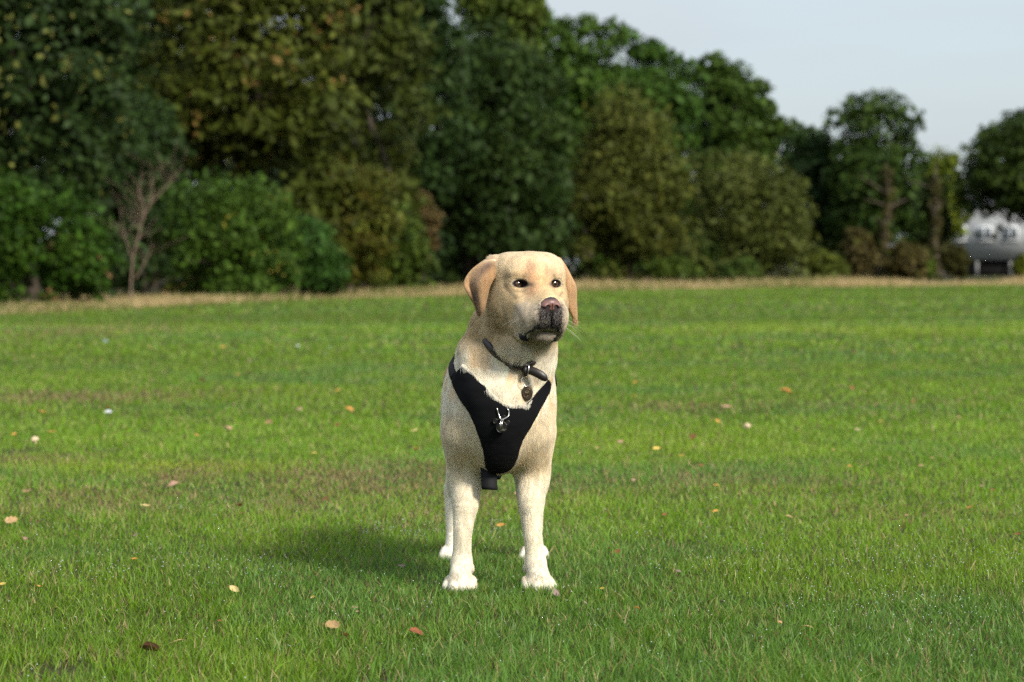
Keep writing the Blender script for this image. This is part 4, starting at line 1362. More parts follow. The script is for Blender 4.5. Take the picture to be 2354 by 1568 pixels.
# ----------------------------------------------------------------- harness
hm = np.zeros((len(GX), len(GZ)))
XX, ZZ = np.meshgrid(GX, GZ, indexing='ij')
hm = poly_sd(XX, ZZ, HPOLY).astype(np.float32)
HF_ = _smax(np.abs(D - 0.0045) - 0.0028, np.broadcast_to(hm[:, None, :], D.shape), 0.004)
HF_ = np.maximum(HF_, np.broadcast_to((GY - 0.045)[None, :, None], D.shape).astype(np.float32))
HV, HQ = surface_nets(HF_)
HV = HV + (0.0012 * (fbm(HV, 60, 21) - 0.5) + 0.0045 * (fbm(HV * np.array([1.0, 1.0, 2.2]), 20, 23) - 0.5))[:, None] * grad(HV)
cloth = principled('black harness mesh', (0.011, 0.011, 0.0125), 0.9, spec=0.12)
nt = cloth.node_tree
tcn = nt.nodes.new('ShaderNodeTexCoord')
wv = []
for rot in (45, -45):
    mpn = nt.nodes.new('ShaderNodeMapping'); mpn.inputs['Rotation'].default_value = (0, math.radians(rot), 0)
    w_ = nt.nodes.new('ShaderNodeTexWave'); w_.inputs['Scale'].default_value = 95.0
    w_.wave_type = 'BANDS'; w_.bands_direction = 'X'
    nt.links.new(tcn.outputs['Object'], mpn.inputs['Vector']); nt.links.new(mpn.outputs['Vector'], w_.inputs['Vector'])
    wv.append(w_)
mul = nt.nodes.new('ShaderNodeMath'); mul.operation = 'MULTIPLY'
nt.links.new(wv[0].outputs['Fac'], mul.inputs[0]); nt.links.new(wv[1].outputs['Fac'], mul.inputs[1])
cr = nt.nodes.new('ShaderNodeMix'); cr.data_type = 'RGBA'
cr.inputs[6].default_value = (0.0025, 0.0025, 0.003, 1); cr.inputs[7].default_value = (0.009, 0.009, 0.0105, 1)
nt.links.new(mul.outputs[0], cr.inputs[0])
nt.links.new(cr.outputs[2], nt.nodes['Principled BSDF'].inputs['Base Color'])
bp = nt.nodes.new('ShaderNodeBump'); bp.inputs['Strength'].default_value = 0.5; bp.inputs['Distance'].default_value = 0.001
nt.links.new(mul.outputs[0], bp.inputs['Height']); nt.links.new(bp.outputs['Normal'], nt.nodes['Principled BSDF'].inputs['Normal'])
webbing = principled('black webbing', (0.007, 0.007, 0.008), 0.7, spec=0.2)
bump_noise(webbing, 400, 0.3, 0.001)
metal = principled('polished steel', (0.78, 0.72, 0.66), 0.22, 1.0)
harness = dchild('harness', HV, HQ, cloth)


def ribbon(P, half, thick, offs, up=None, taper=None):
    """flat strap along points P lying on the body: returns verts, quads. half = half width"""
    P = project(P, offs)
    n = len(P)
    T = np.gradient(P, axis=0); T /= np.linalg.norm(T, axis=1, keepdims=True)
    N = grad(P)
    W = np.cross(T, N); W /= np.linalg.norm(W, axis=1, keepdims=True)
    V, F = [], []
    for i in range(n):
        hw = half * (taper[i] if taper is not None else 1)
        for a_, b_ in ((-1, -1), (-0.8, 1), (0.8, 1), (1, -1)):
            V.append(P[i] + W[i] * hw * a_ + N[i] * thick * 0.5 * b_)
    for i in range(n - 1):
        for k in range(4):
            F.append((i * 4 + k, i * 4 + (k + 1) % 4, i * 4 + 4 + (k + 1) % 4, i * 4 + 4 + k))
    F.append((0, 3, 2, 1)); F.append(tuple(np.array((0, 1, 2, 3)) + (n - 1) * 4))
    return np.array(V), np.array(F)


def spline(pts, m):
    A = np.array(pts, float)
    t = np.linspace(0, len(A) - 1, m); out = []
    for tt in t:
        i = min(int(tt), len(A) - 2); f = tt - i
        p0, p1, p2, p3 = A[max(i - 1, 0)], A[i], A[i + 1], A[min(i + 2, len(A) - 1)]
        out.append(0.5 * (2 * p1 + (p2 - p0) * f + (2 * p0 - 5 * p1 + 4 * p2 - p3) * f * f + (3 * p1 - p0 - 3 * p2 + p3) * f ** 3))
    return np.array(out)


# yoke strap over the shoulders behind the neck, girth strap, loose strap end between the legs
YOKE = spline([dogp(1052, 868, -0.02), dogp(1058, 838, 0.03), (-0.080, 0.11, 0.545), (-0.06, 0.15, 0.57), (-0.02, 0.16, 0.575),
               (0.03, 0.14, 0.56), (0.060, 0.09, 0.50), dogp(1250, 885, 0.04)], 46)
dchild('shoulder_strap', *ribbon(YOKE, 0.0125, 0.004, 0.0045), webbing, harness)
ang = np.linspace(0, 2 * math.pi, 60)
GIRTH = np.stack([-0.03 + 0.13 * np.sin(ang), 0.20 + 0.02 * np.cos(ang), 0.40 - 0.16 * np.cos(ang)], 1)
dchild('girth_strap', *ribbon(GIRTH, 0.0125, 0.004, 0.006), webbing, harness)
BELLY = spline([(-0.040, 0.02, 0.245), (-0.036, 0.10, 0.25), (-0.032, 0.19, 0.25)], 14)
dchild('belly_strap', *ribbon(BELLY, 0.016, 0.004, 0.009), webbing, harness)
_p = dogp(1122, 1086, -0.05); _y = front_y(_p[0], _p[2], 0.006) + 0.006
p0, p1 = dogp(1124, 1070, _y + 0.012), dogp(1123, 1126, _y - 0.004)
fl = []
for i in range(9):
    t = i / 8
    c_ = lerp(p0, p1, t) + np.array([0.0006 * i - 0.002, -0.004 * math.sin(t * 3.0), 0])
    for a_, b_ in ((-1, -1), (1, -1), (1, 1), (-1, 1)):
        fl.append(c_ + np.array([a_ * (0.0168 + 0.0008 * (i % 2)) * (1.0 if t > 0.2 else 0.94), b_ * 0.0022 + a_ * 0.002, a_ * -0.001]))
ff = [(i * 4 + k, i * 4 + (k + 1) % 4, i * 4 + 4 + (k + 1) % 4, i * 4 + 4 + k) for i in range(8) for k in range(4)] + [(0, 3, 2, 1), (32, 33, 34, 35)]
dchild('loose_strap_end', fl, np.array(ff), webbing, harness, smooth=False)
# pull ring, split ring and paw-shaped tag on the chest
rc = dogp(1157, 953, -0.105)
ry = front_y(rc[0], rc[2], 0.0073) - 0.0035
def on_chest(u, v, d=0.0): 
    p = dogp(u, v, ry); return np.array([p[0], ry + d, p[2]])
def wire(pts, r, m, parent, name, closed=False, n=8):
    P = spline(pts, 30)
    v, f = tube(P, [r] * len(P), n)
    return dchild(name, v, f, m, parent)
wire([on_chest(1144, 936, 0.006), on_chest(1143, 940), on_chest(1146, 951), on_chest(1151, 963, -0.003), on_chest(1158, 963, -0.004),
      on_chest(1168, 957, -0.002), on_chest(1170, 948), on_chest(1168, 941), on_chest(1164, 935, 0.006)], 0.0011, metal, harness, 'pull_ring')
sp = join([torus(on_chest(1157 + dx, 977, -0.003), 0.0115, 0.00085, (0.42, 0.9, 0), (0, 0, 1)) for dx in (-1.8, 1.8)])
dchild('split_ring', *sp, metal, harness)
pawm = principled('dark tag metal', (0.035, 0.033, 0.030), 0.35, 0.9)
pp = []
for u, v, ru, rv in ((1153, 982, 12.5, 12), (1138.5, 968, 5, 6.5), (1148, 961, 4.5, 6), (1158, 960, 4.5, 6), (1167, 972, 5, 6.5)):
    c_ = on_chest(u, v, 0.0025)
    ring, m_ = [], 24
    for zz in (-0.0009, 0.0009):
        for k in range(m_):
            an = 2 * math.pi * k / m_
            ring.append(c_ + np.array([math.cos(an) * ru / 1090, zz, math.sin(an) * rv / 1090]))
    F = [(k, (k + 1) % m_, m_ + (k + 1) % m_, m_ + k) for k in range(m_)]
    ring += [c_ + np.array([0, -0.0009, 0]), c_ + np.array([0, 0.0009, 0])]
    F += [(k, 48, 48, (k + 1) % m_) for k in range(m_)]
    tri = [(k, (k + 1) % m_, 48, 48) for k in range(m_)]
    pp.append((np.array(ring), np.array(F)))
    pp.append(torus(c_ + np.array([0, -0.001, 0]), ru / 1090, 0.0007, (1, 0, 0), (0, 0, rv / ru), sx=1.0))
V_, F_ = join(pp)
me = bpy.data.meshes.new('paw_tag')
me.from_pydata((V_ + OFF).tolist(), [], [tuple(dict.fromkeys(f)) for f in F_.tolist()])
link_mesh('paw_tag', me, pawm, harness)

# ----------------------------------------------------------------- collar
CPTS = [(1097, 748, 0.00, -0.014), (1103, 762, -0.05, -0.014), (1110, 780, -0.065, 0.002), (1120, 801, -0.085, 0.0045), (1138, 826, -0.10, 0.002), (1153, 839, -0.11, 0.001), (1166, 846, -0.11, 0.002),
        (1186, 852, -0.11, 0.006), (1214, 850, -0.105, 0.006), (1231, 838, -0.09, 0.001), (1246, 818, -0.06, -0.010), (1258, 785, 0.0, -0.014)]
COL = spline([dogp(*p[:3]) for p in CPTS] + [(0.05, 0.09, 0.56), (0.0, 0.12, 0.595), (-0.05, 0.09, 0.61), dogp(1097, 748, 0.00)], 84)
COFF = spline([[p[3]] * 3 for p in CPTS] + [[-0.010] * 3, [-0.004] * 3, [-0.010] * 3, [-0.014] * 3], 84)[:, 0]
leather = principled('dark brown leather', (0.014, 0.010, 0.008), 0.42, spec=0.4)
bump_noise(leather, 500, 0.15, 0.001)
CTAP = np.interp(uv(COL)[0], [1100, 1106, 1118, 1160, 1190, 1225, 1240], [0.3, 0.35, 0.9, 0.95, 1.05, 0.8, 0.4]) * np.where(COL[:, 1] < 0.02, 1, 0.7) ** 0.3
COLV, COLF = ribbon(COL, 0.0098, 0.0036, COFF, taper=CTAP)
collar = dchild('collar', COLV, COLF, leather, smooth=False)
COLP = project(COL, COFF)
by = front_y(*dogp(1212, 852, -0.10)[[0, 2]], 0.0) - 0.0085
def on_col(u, v, d=0.0):
    p = dogp(u, v, by); return np.array([p[0], by + d, p[2]])
# loose end of the strap, pointing out to the side
A, B = on_col(1203, 847, -0.004), on_col(1259, 873, -0.006)
ax_ = (B - A) / np.linalg.norm(B - A); pr = np.cross(ax_, [0, -1.0, 0])
if pr[2] < 0: pr = -pr
V, F = [], []
m_ = 16
for i in range(m_ + 1):
    t = i / m_
    w_ = 0.0093 * (1.0 if t < 0.72 else math.sqrt(max(1 - ((t - 0.72) / 0.285) ** 2, 0.02)))
    c_ = lerp(A, B, t) + np.array([0, -0.006 * math.sin(t * 2.2), 0.004 * math.sin(t * math.pi)])
    for a_, b_ in ((-1, 1), (-0.85, -1), (0.85, -1), (1, 1)):
        V.append(c_ + pr * w_ * a_ + np.array([0, 0.0021 * b_, 0]))
for i in range(m_):
    for k in range(4):
        F.append((i * 4 + k, i * 4 + (k + 1) % 4, i * 4 + 4 + (k + 1) % 4, i * 4 + 4 + k))
F += [(0, 3, 2, 1), (m_ * 4, m_ * 4 + 1, m_ * 4 + 2, m_ * 4 + 3)]
dchild('strap_end', V, np.array(F), leather, collar, smooth=False)
# keeper loop and buckle
K_ = []
for u, w_ in ((1207, 4.6),):
    c_ = on_col(u, 852, -0.0075)
    K_.append(box(c_, (w_ / 545, 0.004, 0.0245)))
dchild('keeper', *join(K_), leather, collar, smooth=False)
bk = join([tube([on_col(1213, 838, -0.009), on_col(1216, 840, -0.0125), on_col(1215.5, 852, -0.013), on_col(1212.5, 864, -0.0125), on_col(1210, 865, -0.009)], [0.0014] * 5, 8),
           tube([on_col(1190, 836, -0.006), on_col(1200, 837, -0.009), on_col(1213, 839, -0.010)], [0.0012] * 3, 8)])
dchild('buckle', *bk, metal, collar)
# pale stitching along the lower edge
st = []
stitch_m = principled('pale stitching', (0.45, 0.40, 0.30), 0.8)
N_ = grad(COLP); T_ = np.gradient(COLP, axis=0); T_ /= np.linalg.norm(T_, axis=1, keepdims=True)
W_ = np.cross(T_, N_); W_ /= np.linalg.norm(W_, axis=1, keepdims=True)
fine = spline(COLP, 840)
fu = uv(fine)[0]
for i in range(5, 640, 5):
    if fu[i] < 1166 or fu[i] > 1232 or fine[i][1] > 0.0: continue
    k = int(i / 840 * len(COLP))
    for sg in (-1, 1):
        a_ = fine[i] + W_[k] * sg * 0.0074 * CTAP[k] + N_[k] * 0.0020
        b_ = fine[i + 3] + W_[k] * sg * 0.0074 * CTAP[k] + N_[k] * 0.0020
        st.append(tube([a_, b_], [0.00028, 0.00028], 4))
so = dchild('stitching', *join(st), stitch_m, collar); so['kind'] = 'stuff'
# key ring and oval tag
dchild('key_ring', *torus(on_col(1210, 876, -0.006), 0.0108, 0.0007, (1, 0.25, 0), (0, 0.1, 1.12)), metal, collar)
tm = principled('bronze tag', (0.075, 0.055, 0.035), 0.36, 0.85)
bump_noise(tm, 260, 0.25, 0.001, 2)
tc_ = on_col(1212, 903.5, -0.003)
def disc(c_, ru, rv, th, m_=32, bev=0.8):
    V, F = [], []
    for yy, sc_ in ((th, bev), (th * 0.5, 1), (-th * 0.5, 1), (-th, bev)):
        for k in range(m_):
            an = 2 * math.pi * k / m_
            V.append(c_ + np.array([math.cos(an) * ru * sc_, yy + 0.12 * math.cos(an) * ru * sc_, math.sin(an) * rv * sc_]))
    for r in range(3):
        for k in range(m_):
            F.append((r * m_ + k, r * m_ + (k + 1) % m_, r * m_ + m_ + (k + 1) % m_, r * m_ + m_ + k))
    F.append(tuple(range(3 * m_, 4 * m_))); F.append(tuple(reversed(range(m_))))
    return V, F
V, F = disc(tc_, 0.0118, 0.0165, 0.0011)
me = bpy.data.meshes.new('identity_tag'); me.from_pydata([tuple(np.array(v) + OFF) for v in V], [], F)
idt = link_mesh('identity_tag', me, tm, collar)
# worn raised emblem on the tag: an upright figure inside a thin border
em = [torus(tc_ + np.array([0, -0.0014, 0]), 0.0092, 0.00035, (1, 0.12, 0), (0, 0, 1.4))]
for dx, dz, w_, hh in ((-0.0035, 0.000, 0.0016, 0.0105), (-0.0005, -0.001, 0.0018, 0.0125), (0.0025, 0.001, 0.0014, 0.0085), (-0.0008, 0.0042, 0.0060, 0.0013), (-0.0008, -0.0066, 0.0068, 0.0013)):
    em.append(box(tc_ + np.array([dx, -0.0014 + 0.12 * dx, dz]), (w_, 0.0007, hh)))
dchild('tag_hole', *box(tc_ + np.array([-0.0004, -0.0013, 0.0138]), (0.0016, 0.0006, 0.0016)), stitch_m, collar, smooth=False)
dchild('tag_emblem', *join(em), principled('worn bronze relief', (0.13, 0.095, 0.06), 0.32, 0.8), collar, smooth=False)

# ----------------------------------------------------------------- fur
def build_fur(target):
    T3 = np.concatenate([BQ[:, [0, 1, 2]], BQ[:, [0, 2, 3]]])
    A_, B_, C_ = BV[T3[:, 0]], BV[T3[:, 1]], BV[T3[:, 2]]
    nrm = np.cross(B_ - A_, C_ - A_)
    ar = np.linalg.norm(nrm, axis=1) * 0.5
    nrm = nrm / (2 * ar[:, None] + 1e-12)
    cen = (A_ + B_ + C_) / 3
    if np.mean((nrm * grad(cen)).sum(1)) < 0: nrm = -nrm
    q = head_local(cen)
    w = np.ones(len(cen))
    w *= lerp(1.0, 0.30, sstep(0.10, 0.25, cen[:, 1]))           # far half is only seen edge on
    w *= lerp(1.0, 2.0, sstep(-0.13, -0.09, q[:, 2]) * (cen[:, 1] < 0.05))   # shorter, denser on the head
    w *= lerp(1.0, 1.9, sstep(0.37, 0.40, cen[:, 2]) * (cen[:, 1] < 0.03))
    ps_ = poly_sd(cen[:, 0], cen[:, 2], HPOLY)
    w *= np.where((ps_ > 0) & (ps_ < 0.016) & (cen[:, 2] > 0.39) & (np.abs(cen[:, 0] + 0.02) < 0.085) & (cen[:, 1] < 0.03), 2.6, 1.0)
    w *= np.where((ps_ < -0.004) & (cen[:, 1] < 0.05), 0.02, 1.0)
    w *= np.where(nrm[:, 1] > 0.5, 0.45, 1.0)
    p = ar * w
    n = target
    t = rng.choice(len(cen), n, p=p / p.sum())
    r1, r2 = rng.random(n), rng.random(n)
    m = r1 + r2 > 1
    r1[m], r2[m] = 1 - r1[m], 1 - r2[m]
    R = A_[t] + r1[:, None] * (B_ - A_)[t] + r2[:, None] * (C_ - A_)[t]
    N = grad(R)
    col, bare = coat(R)
    sd = poly_sd(R[:, 0], R[:, 2], HPOLY)
    keep = (bare < 0.35) & ~((sd < -0.002) & (R[:, 1] < 0.055)) & (R[:, 2] > 0.004)
    # nothing grows under the collar strap
    cu_ = uv(COLP)[0]
    cp = COLP[(COFF > 0.0005) & (cu_ > 1120) & ((cu_ < 1141) | (cu_ > 1170)) & ((cu_ < 1229) | (COLP[:, 1] > 0.0))]
    dcol = np.full(n, 1.0)
    nr = (R[:, 2] > 0.42)
    Rn = R[nr]
    dcol[nr] = np.sqrt(((Rn[:, None, :] - cp[None]) ** 2).sum(2)).min(1) if nr.sum() else 1
    keep &= dcol > 0.0100
    R, N, col, dcol, sd = R[keep], N[keep], col[keep], dcol[keep], sd[keep]
    n = len(R)
    q = head_local(R)
    x, f, z = q[:, 0], q[:, 1], q[:, 2]
    ear = np.minimum(ear_dist(R, EAR_L), ear_dist(R, EAR_R)) < 0.0095
    ear &= z < 0.05
    ear |= (x > 0.076) & (z < -0.02) & (z > -0.10)
    hw = (sstep(-0.155, -0.095, z) * (R[:, 1] < 0.05))
    # flow
    G = np.zeros((n, 3))
    G[:, 2] = -1.0
    G[:, 1] = 0.15 + 1.2 * sstep(0.0, 0.15, R[:, 1])
    neck = sstep(0.36, 0.42, R[:, 2]) * (1 - hw)
    G[:, 0] += neck * np.clip((-0.015 - R[:, 0]) * 9, -0.8, 0.8)
    G[:, 0] += (vnoise(R, 14, 51) - 0.5) * 1.6 * (0.4 + neck)
    Hd = np.outer(np.ones(n), -HF) * (0.9 + 0.3 * sstep(0.02, 0.1, f))[:, None]
    Hd += HU[None] * (0.72 * np.tanh((z + 0.012) / 0.022))[:, None]
    Hd += HR[None] * (np.clip(x / 0.05, -1, 1) * 0.6)[:, None]
    G = lerp(G, Hd, hw[:, None])
    G[ear] = np.array([-0.05, 0.1, -1.0])
    cw = np.exp(-(((R[:, 0] + 0.075) / 0.03) ** 2 + ((R[:, 2] - 0.30) / 0.03) ** 2))     # whorl above the elbow
    G += cw[:, None] * np.cross(N, R - np.array([-0.075, -0.06, 0.30])) * 30
    G = G - (G * N).sum(1)[:, None] * N
    G /= np.linalg.norm(G, axis=1, keepdims=True) + 1e-6
    S = np.cross(N, G)
    jit = ((vnoise(R, 95, 61) - 0.5) * 0.7 + (vnoise(R, 38, 62) - 0.5) * 0.9) * lerp(0.30, 1.0, neck) + rng.normal(0, 0.10, n)
    G = G * np.cos(jit)[:, None] + S * np.sin(jit)[:, None]
    # length
    L = np.full(n, 0.0115)
    L = lerp(L, 0.023, neck * (R[:, 1] < 0.12))
    L = lerp(L, 0.0165, sstep(0.02, 0.006, sd) * (sd > 0) * sstep(0.39, 0.41, R[:, 2]) * (np.abs(R[:, 0] + 0.02) < 0.085))
    L = lerp(L, 0.0105, sstep(0.30, 0.20, R[:, 2]))
    L = lerp(L, 0.0062, sstep(0.14, 0.06, R[:, 2]))
    L = lerp(L, 0.0036, sstep(0.055, 0.035, R[:, 2]))
    L = lerp(L, 0.0085, hw)
    L = lerp(L, 0.0042, hw * sstep(0.04, 0.09, f))
    L[ear] = 0.0042
    fold = (z < -0.07) & (z > -0.17) & (R[:, 1] < -0.03)
    L[fold & (f < 0.05)] = 0.016
    close = sstep(0.030, 0.012, dcol)
    L *= lerp(1.0, 0.50, close)
    L *= rng.uniform(0.7, 1.2, n) * (0.85 + 0.4 * vnoise(R, 60, 63))
    lift = np.clip(lerp(0.17, 0.27, neck) + lerp(0.06, 0.26, neck) * (vnoise(R, 90, 64) - 0.5) + rng.normal(0, 0.04, n), 0.08, 0.6)
    lift = lift + 0.10 * (vnoise(R * np.array([1, 1, 0.35]), 170, 68) - 0.5)
    lift = lerp(lift, lift + 0.22, hw * sstep(0.02, 0.06, f))
    lift[ear] = 0.34
    k = 5
    P = np.empty((n, k, 3), np.float32)
    droop = np.array([0, 0, -1.0])
    for i in range(k):
        t_ = i / (k - 1)
        an = lift * (1 - 0.75 * t_)
        P[:, i] = R + (L * t_)[:, None] * (G * np.cos(an)[:, None] + N * np.sin(an)[:, None]) - N * 0.0002 + droop * (L * 0.12 * t_ * t_)[:, None]
    # hairs lie on the coat and do not dip back into the skin
    for i in range(1, k):
        t_ = i / (k - 1)
        low = L * 0.13 * t_ + 0.0003 - field(P[:, i])
        P[:, i] += N * np.maximum(low, 0)[:, None]
    # the neck fur falls over the top edge of the harness
    nearh = (sd > 0) & (sd < 0.009) & (R[:, 1] < 0.055) & (R[:, 2] > 0.385) & (np.abs(R[:, 0] + 0.02) < 0.085) & (rng.random(n) < 0.20)
    for i in range(1, k):
        Q = P[nearh, i].astype(float)
        over = poly_sd(Q[:, 0], Q[:, 2], HPOLY)
        need = 0.0074 * sstep(0.003, -0.001, over) - field(Q)
        P[nearh, i] += N[nearh] * np.maximum(need, 0)[:, None]
    # a few long pale whiskers
    wk = []
    for i in range(14):
        s = 1 if i % 4 else -1
        b = h(s * rng.uniform(0.030, 0.043), rng.uniform(0.085, 0.125), rng.uniform(-0.095, -0.065))
        b = project(b[None], 0.0)[0]
        d_ = HR * s * 0.9 + HF * rng.uniform(-0.35, 0.15) + np.array([0, 0, rng.uniform(-0.55, -0.05)])
        d_ /= np.linalg.norm(d_)
        ln = rng.uniform(0.022, 0.042)
        wk.append([b + d_ * ln * t_ + np.array([0, 0, -0.010 * t_ * t_]) for t_ in np.linspace(0, 1, k)])
    P = np.concatenate([P, np.array(wk, np.float32)])
    dk = (col.mean(1) < 0.09) & (f > 0.085) & (rng.random(n) < 0.30)
    col[dk] = np.array([0.34, 0.30, 0.27])
    lock = 0.6 * vnoise(R * np.array([1, 1, 0.32]), 210, 66) + 0.4 * vnoise(R * np.array([1, 1, 0.4]), 95, 67)
    col = col * (lerp(0.90, 1.07, sstep(0.2, 0.8, lock)) * rng.uniform(0.98, 1.02, n))[:, None]
    col = np.concatenate([col, np.tile([0.75, 0.70, 0.60], (len(wk), 1))])
    n = len(P)
    cu = bpy.data.hair_curves.new('fur')
    cu.add_curves([k] * n)
    cu.attributes['position'].data.foreach_set('vector', (P + OFF.astype(np.float32)).ravel().astype(np.float32))
    ra = cu.attributes.new('radius', 'FLOAT', 'POINT')
    prof = np.array([0.00030, 0.00030, 0.00026, 0.00019, 0.00005], np.float32)
    ra.data.foreach_set('value', np.concatenate([np.tile(prof, n - len(wk)), np.tile(prof * 0.42, len(wk))]))
    ca_ = cu.attributes.new('Col', 'FLOAT_COLOR', 'CURVE')
    ca_.data.foreach_set('color', np.concatenate([np.clip(col, 0, 0.95), np.ones((n, 1))], 1).astype(np.float32).ravel())
    hair = principled('dog hair', rough=0.55, spec=0.25, attr='Col')
    nt_ = hair.node_tree
    tr = nt_.nodes.new('ShaderNodeBsdfTranslucent'); mix = nt_.nodes.new('ShaderNodeMixShader'); mix.inputs[0].default_value = 0.56
    an_ = [x_ for x_ in nt_.nodes if x_.type == 'ATTRIBUTE'][0]
    nt_.links.new(an_.outputs['Color'], tr.inputs['Color'])
    nt_.links.new(nt_.nodes['Principled BSDF'].outputs['BSDF'], mix.inputs[1]); nt_.links.new(tr.outputs['BSDF'], mix.inputs[2])
    nt_.links.new(mix.outputs['Shader'], nt_.nodes['Material Output'].inputs['Surface'])
    cu.materials.append(hair)
    o = bpy.data.objects.new('fur', cu)
    o.parent = dog
    o['kind'] = 'stuff'
    C.objects.link(o)
    return o


fur = build_fur(400000)

# ================================================================= fallen leaves on the lawn
LEAF_C = dict(tan=(0.44, 0.28, 0.13), orange=(0.58, 0.28, 0.06), yellow=(0.66, 0.46, 0.10), pink=(0.46, 0.27, 0.18), brown=(0.105, 0.048, 0.022),
              red=(0.24, 0.080, 0.030), cream=(0.58, 0.44, 0.28), white=(0.62, 0.64, 0.66), mauve=(0.25, 0.165, 0.15), straw=(0.55, 0.42, 0.18), blue=(0.35, 0.42, 0.60))
fallen_m = leafy('fallen leaf', 0.12, 0.6, 0.25)


def leaf_mesh(shape, L, col):
    """one dry leaf of length L: a curled blade with its own outline"""
    nu, nv = 7, 5
    V = np.zeros((nu, nv, 3))
    cu = rng.uniform(0.5, 1.6) * rng.choice([-1, 1, 1]); cl = rng.uniform(0.4, 1.3)
    for i in range(nu):
        t = i / (nu - 1)
        if shape == 'oval': w = math.sin(math.pi * min(1, t * 0.94 + 0.03)) ** 0.8 * 0.32
        elif shape == 'long': w = math.sin(math.pi * min(1, t * 0.94 + 0.03)) ** 0.7 * 0.15
        elif shape == 'lobed': w = (0.16 + 0.30 * math.sin(math.pi * t) ** 0.6) * (1.0 if i % 2 else 0.62)
        else: w = math.sin(math.pi * min(1, t * 0.9 + 0.05)) ** 0.6 * 0.34
        if i in (0, nu - 1): w = max(w * 0.3, 0.02)
        for j in range(nv):
            s = (j / (nv - 1) * 2 - 1)
            roll = {'curl': 1.9}.get(shape, 0.7) * cl
            a_ = s * roll * 0.9
            y = math.sin(a_) / max(roll * 0.9, 0.1) * w
            z = (1 - math.cos(a_)) * w * 0.9
            V[i, j] = ((t - 0.5) + rng.normal(0, 0.012), y + rng.normal(0, 0.012), z + cu * 0.30 * (t - 0.5) ** 2 + rng.normal(0, 0.015))
    V = V.reshape(-1, 3) * L
    q = np.arange(nu - 1)[:, None] * nv + np.arange(nv - 1)[None]
    F = np.stack([q, q + nv, q + nv + 1, q + 1], -1).reshape(-1, 4)
    # stalk
    st, sf = tube([V[2] * 1.0, V[2] * [1.0, 1, 1] - [L * 0.22, 0, -L * 0.05]], [L * 0.014, L * 0.010], 4)
    V2, F2 = join([(V, F), (st, sf)])
    c = np.tile(col, (len(V2), 1)) * rng.uniform(0.55, 1.0, (len(V2), 1))
    return np_mesh('leaf', V2, F2, c, smooth=True)


def lump_mesh(L, col):
    """crumpled pale cap, like a torn mushroom"""
    nr, na = 6, 12
    V, F = [], []
    for i in range(nr):
        a_ = i / (nr - 1) * 1.75
        for k in range(na):
            p = 2 * math.pi * k / na
            rr = L * 0.5 * math.sin(a_) * (1 + 0.16 * math.sin(3 * p + 1) + rng.normal(0, 0.05)) if i else 0.001
            V.append((rr * math.cos(p), rr * math.sin(p) * 0.8, L * 0.40 * math.cos(a_) * (1 + 0.12 * math.sin(2 * p)) + rng.normal(0, L * 0.015)))
    for i in range(nr - 1):
        for k in range(na):
            F.append((i * na + k, (i + 1) * na + k, (i + 1) * na + (k + 1) % na, i * na + (k + 1) % na))
    V = np.array(V)
    st, sf = tube([(0, 0, 0.2 * L), (0.02 * L, 0, -0.45 * L)], [L * 0.12, L * 0.14], 8)
    V2, F2 = join([(V, np.array(F)), (st, sf)])
    return np_mesh('mushroom', V2, F2, np.tile(col, (len(V2), 1)) * rng.uniform(0.85, 1.1, (len(V2), 1)), smooth=True)


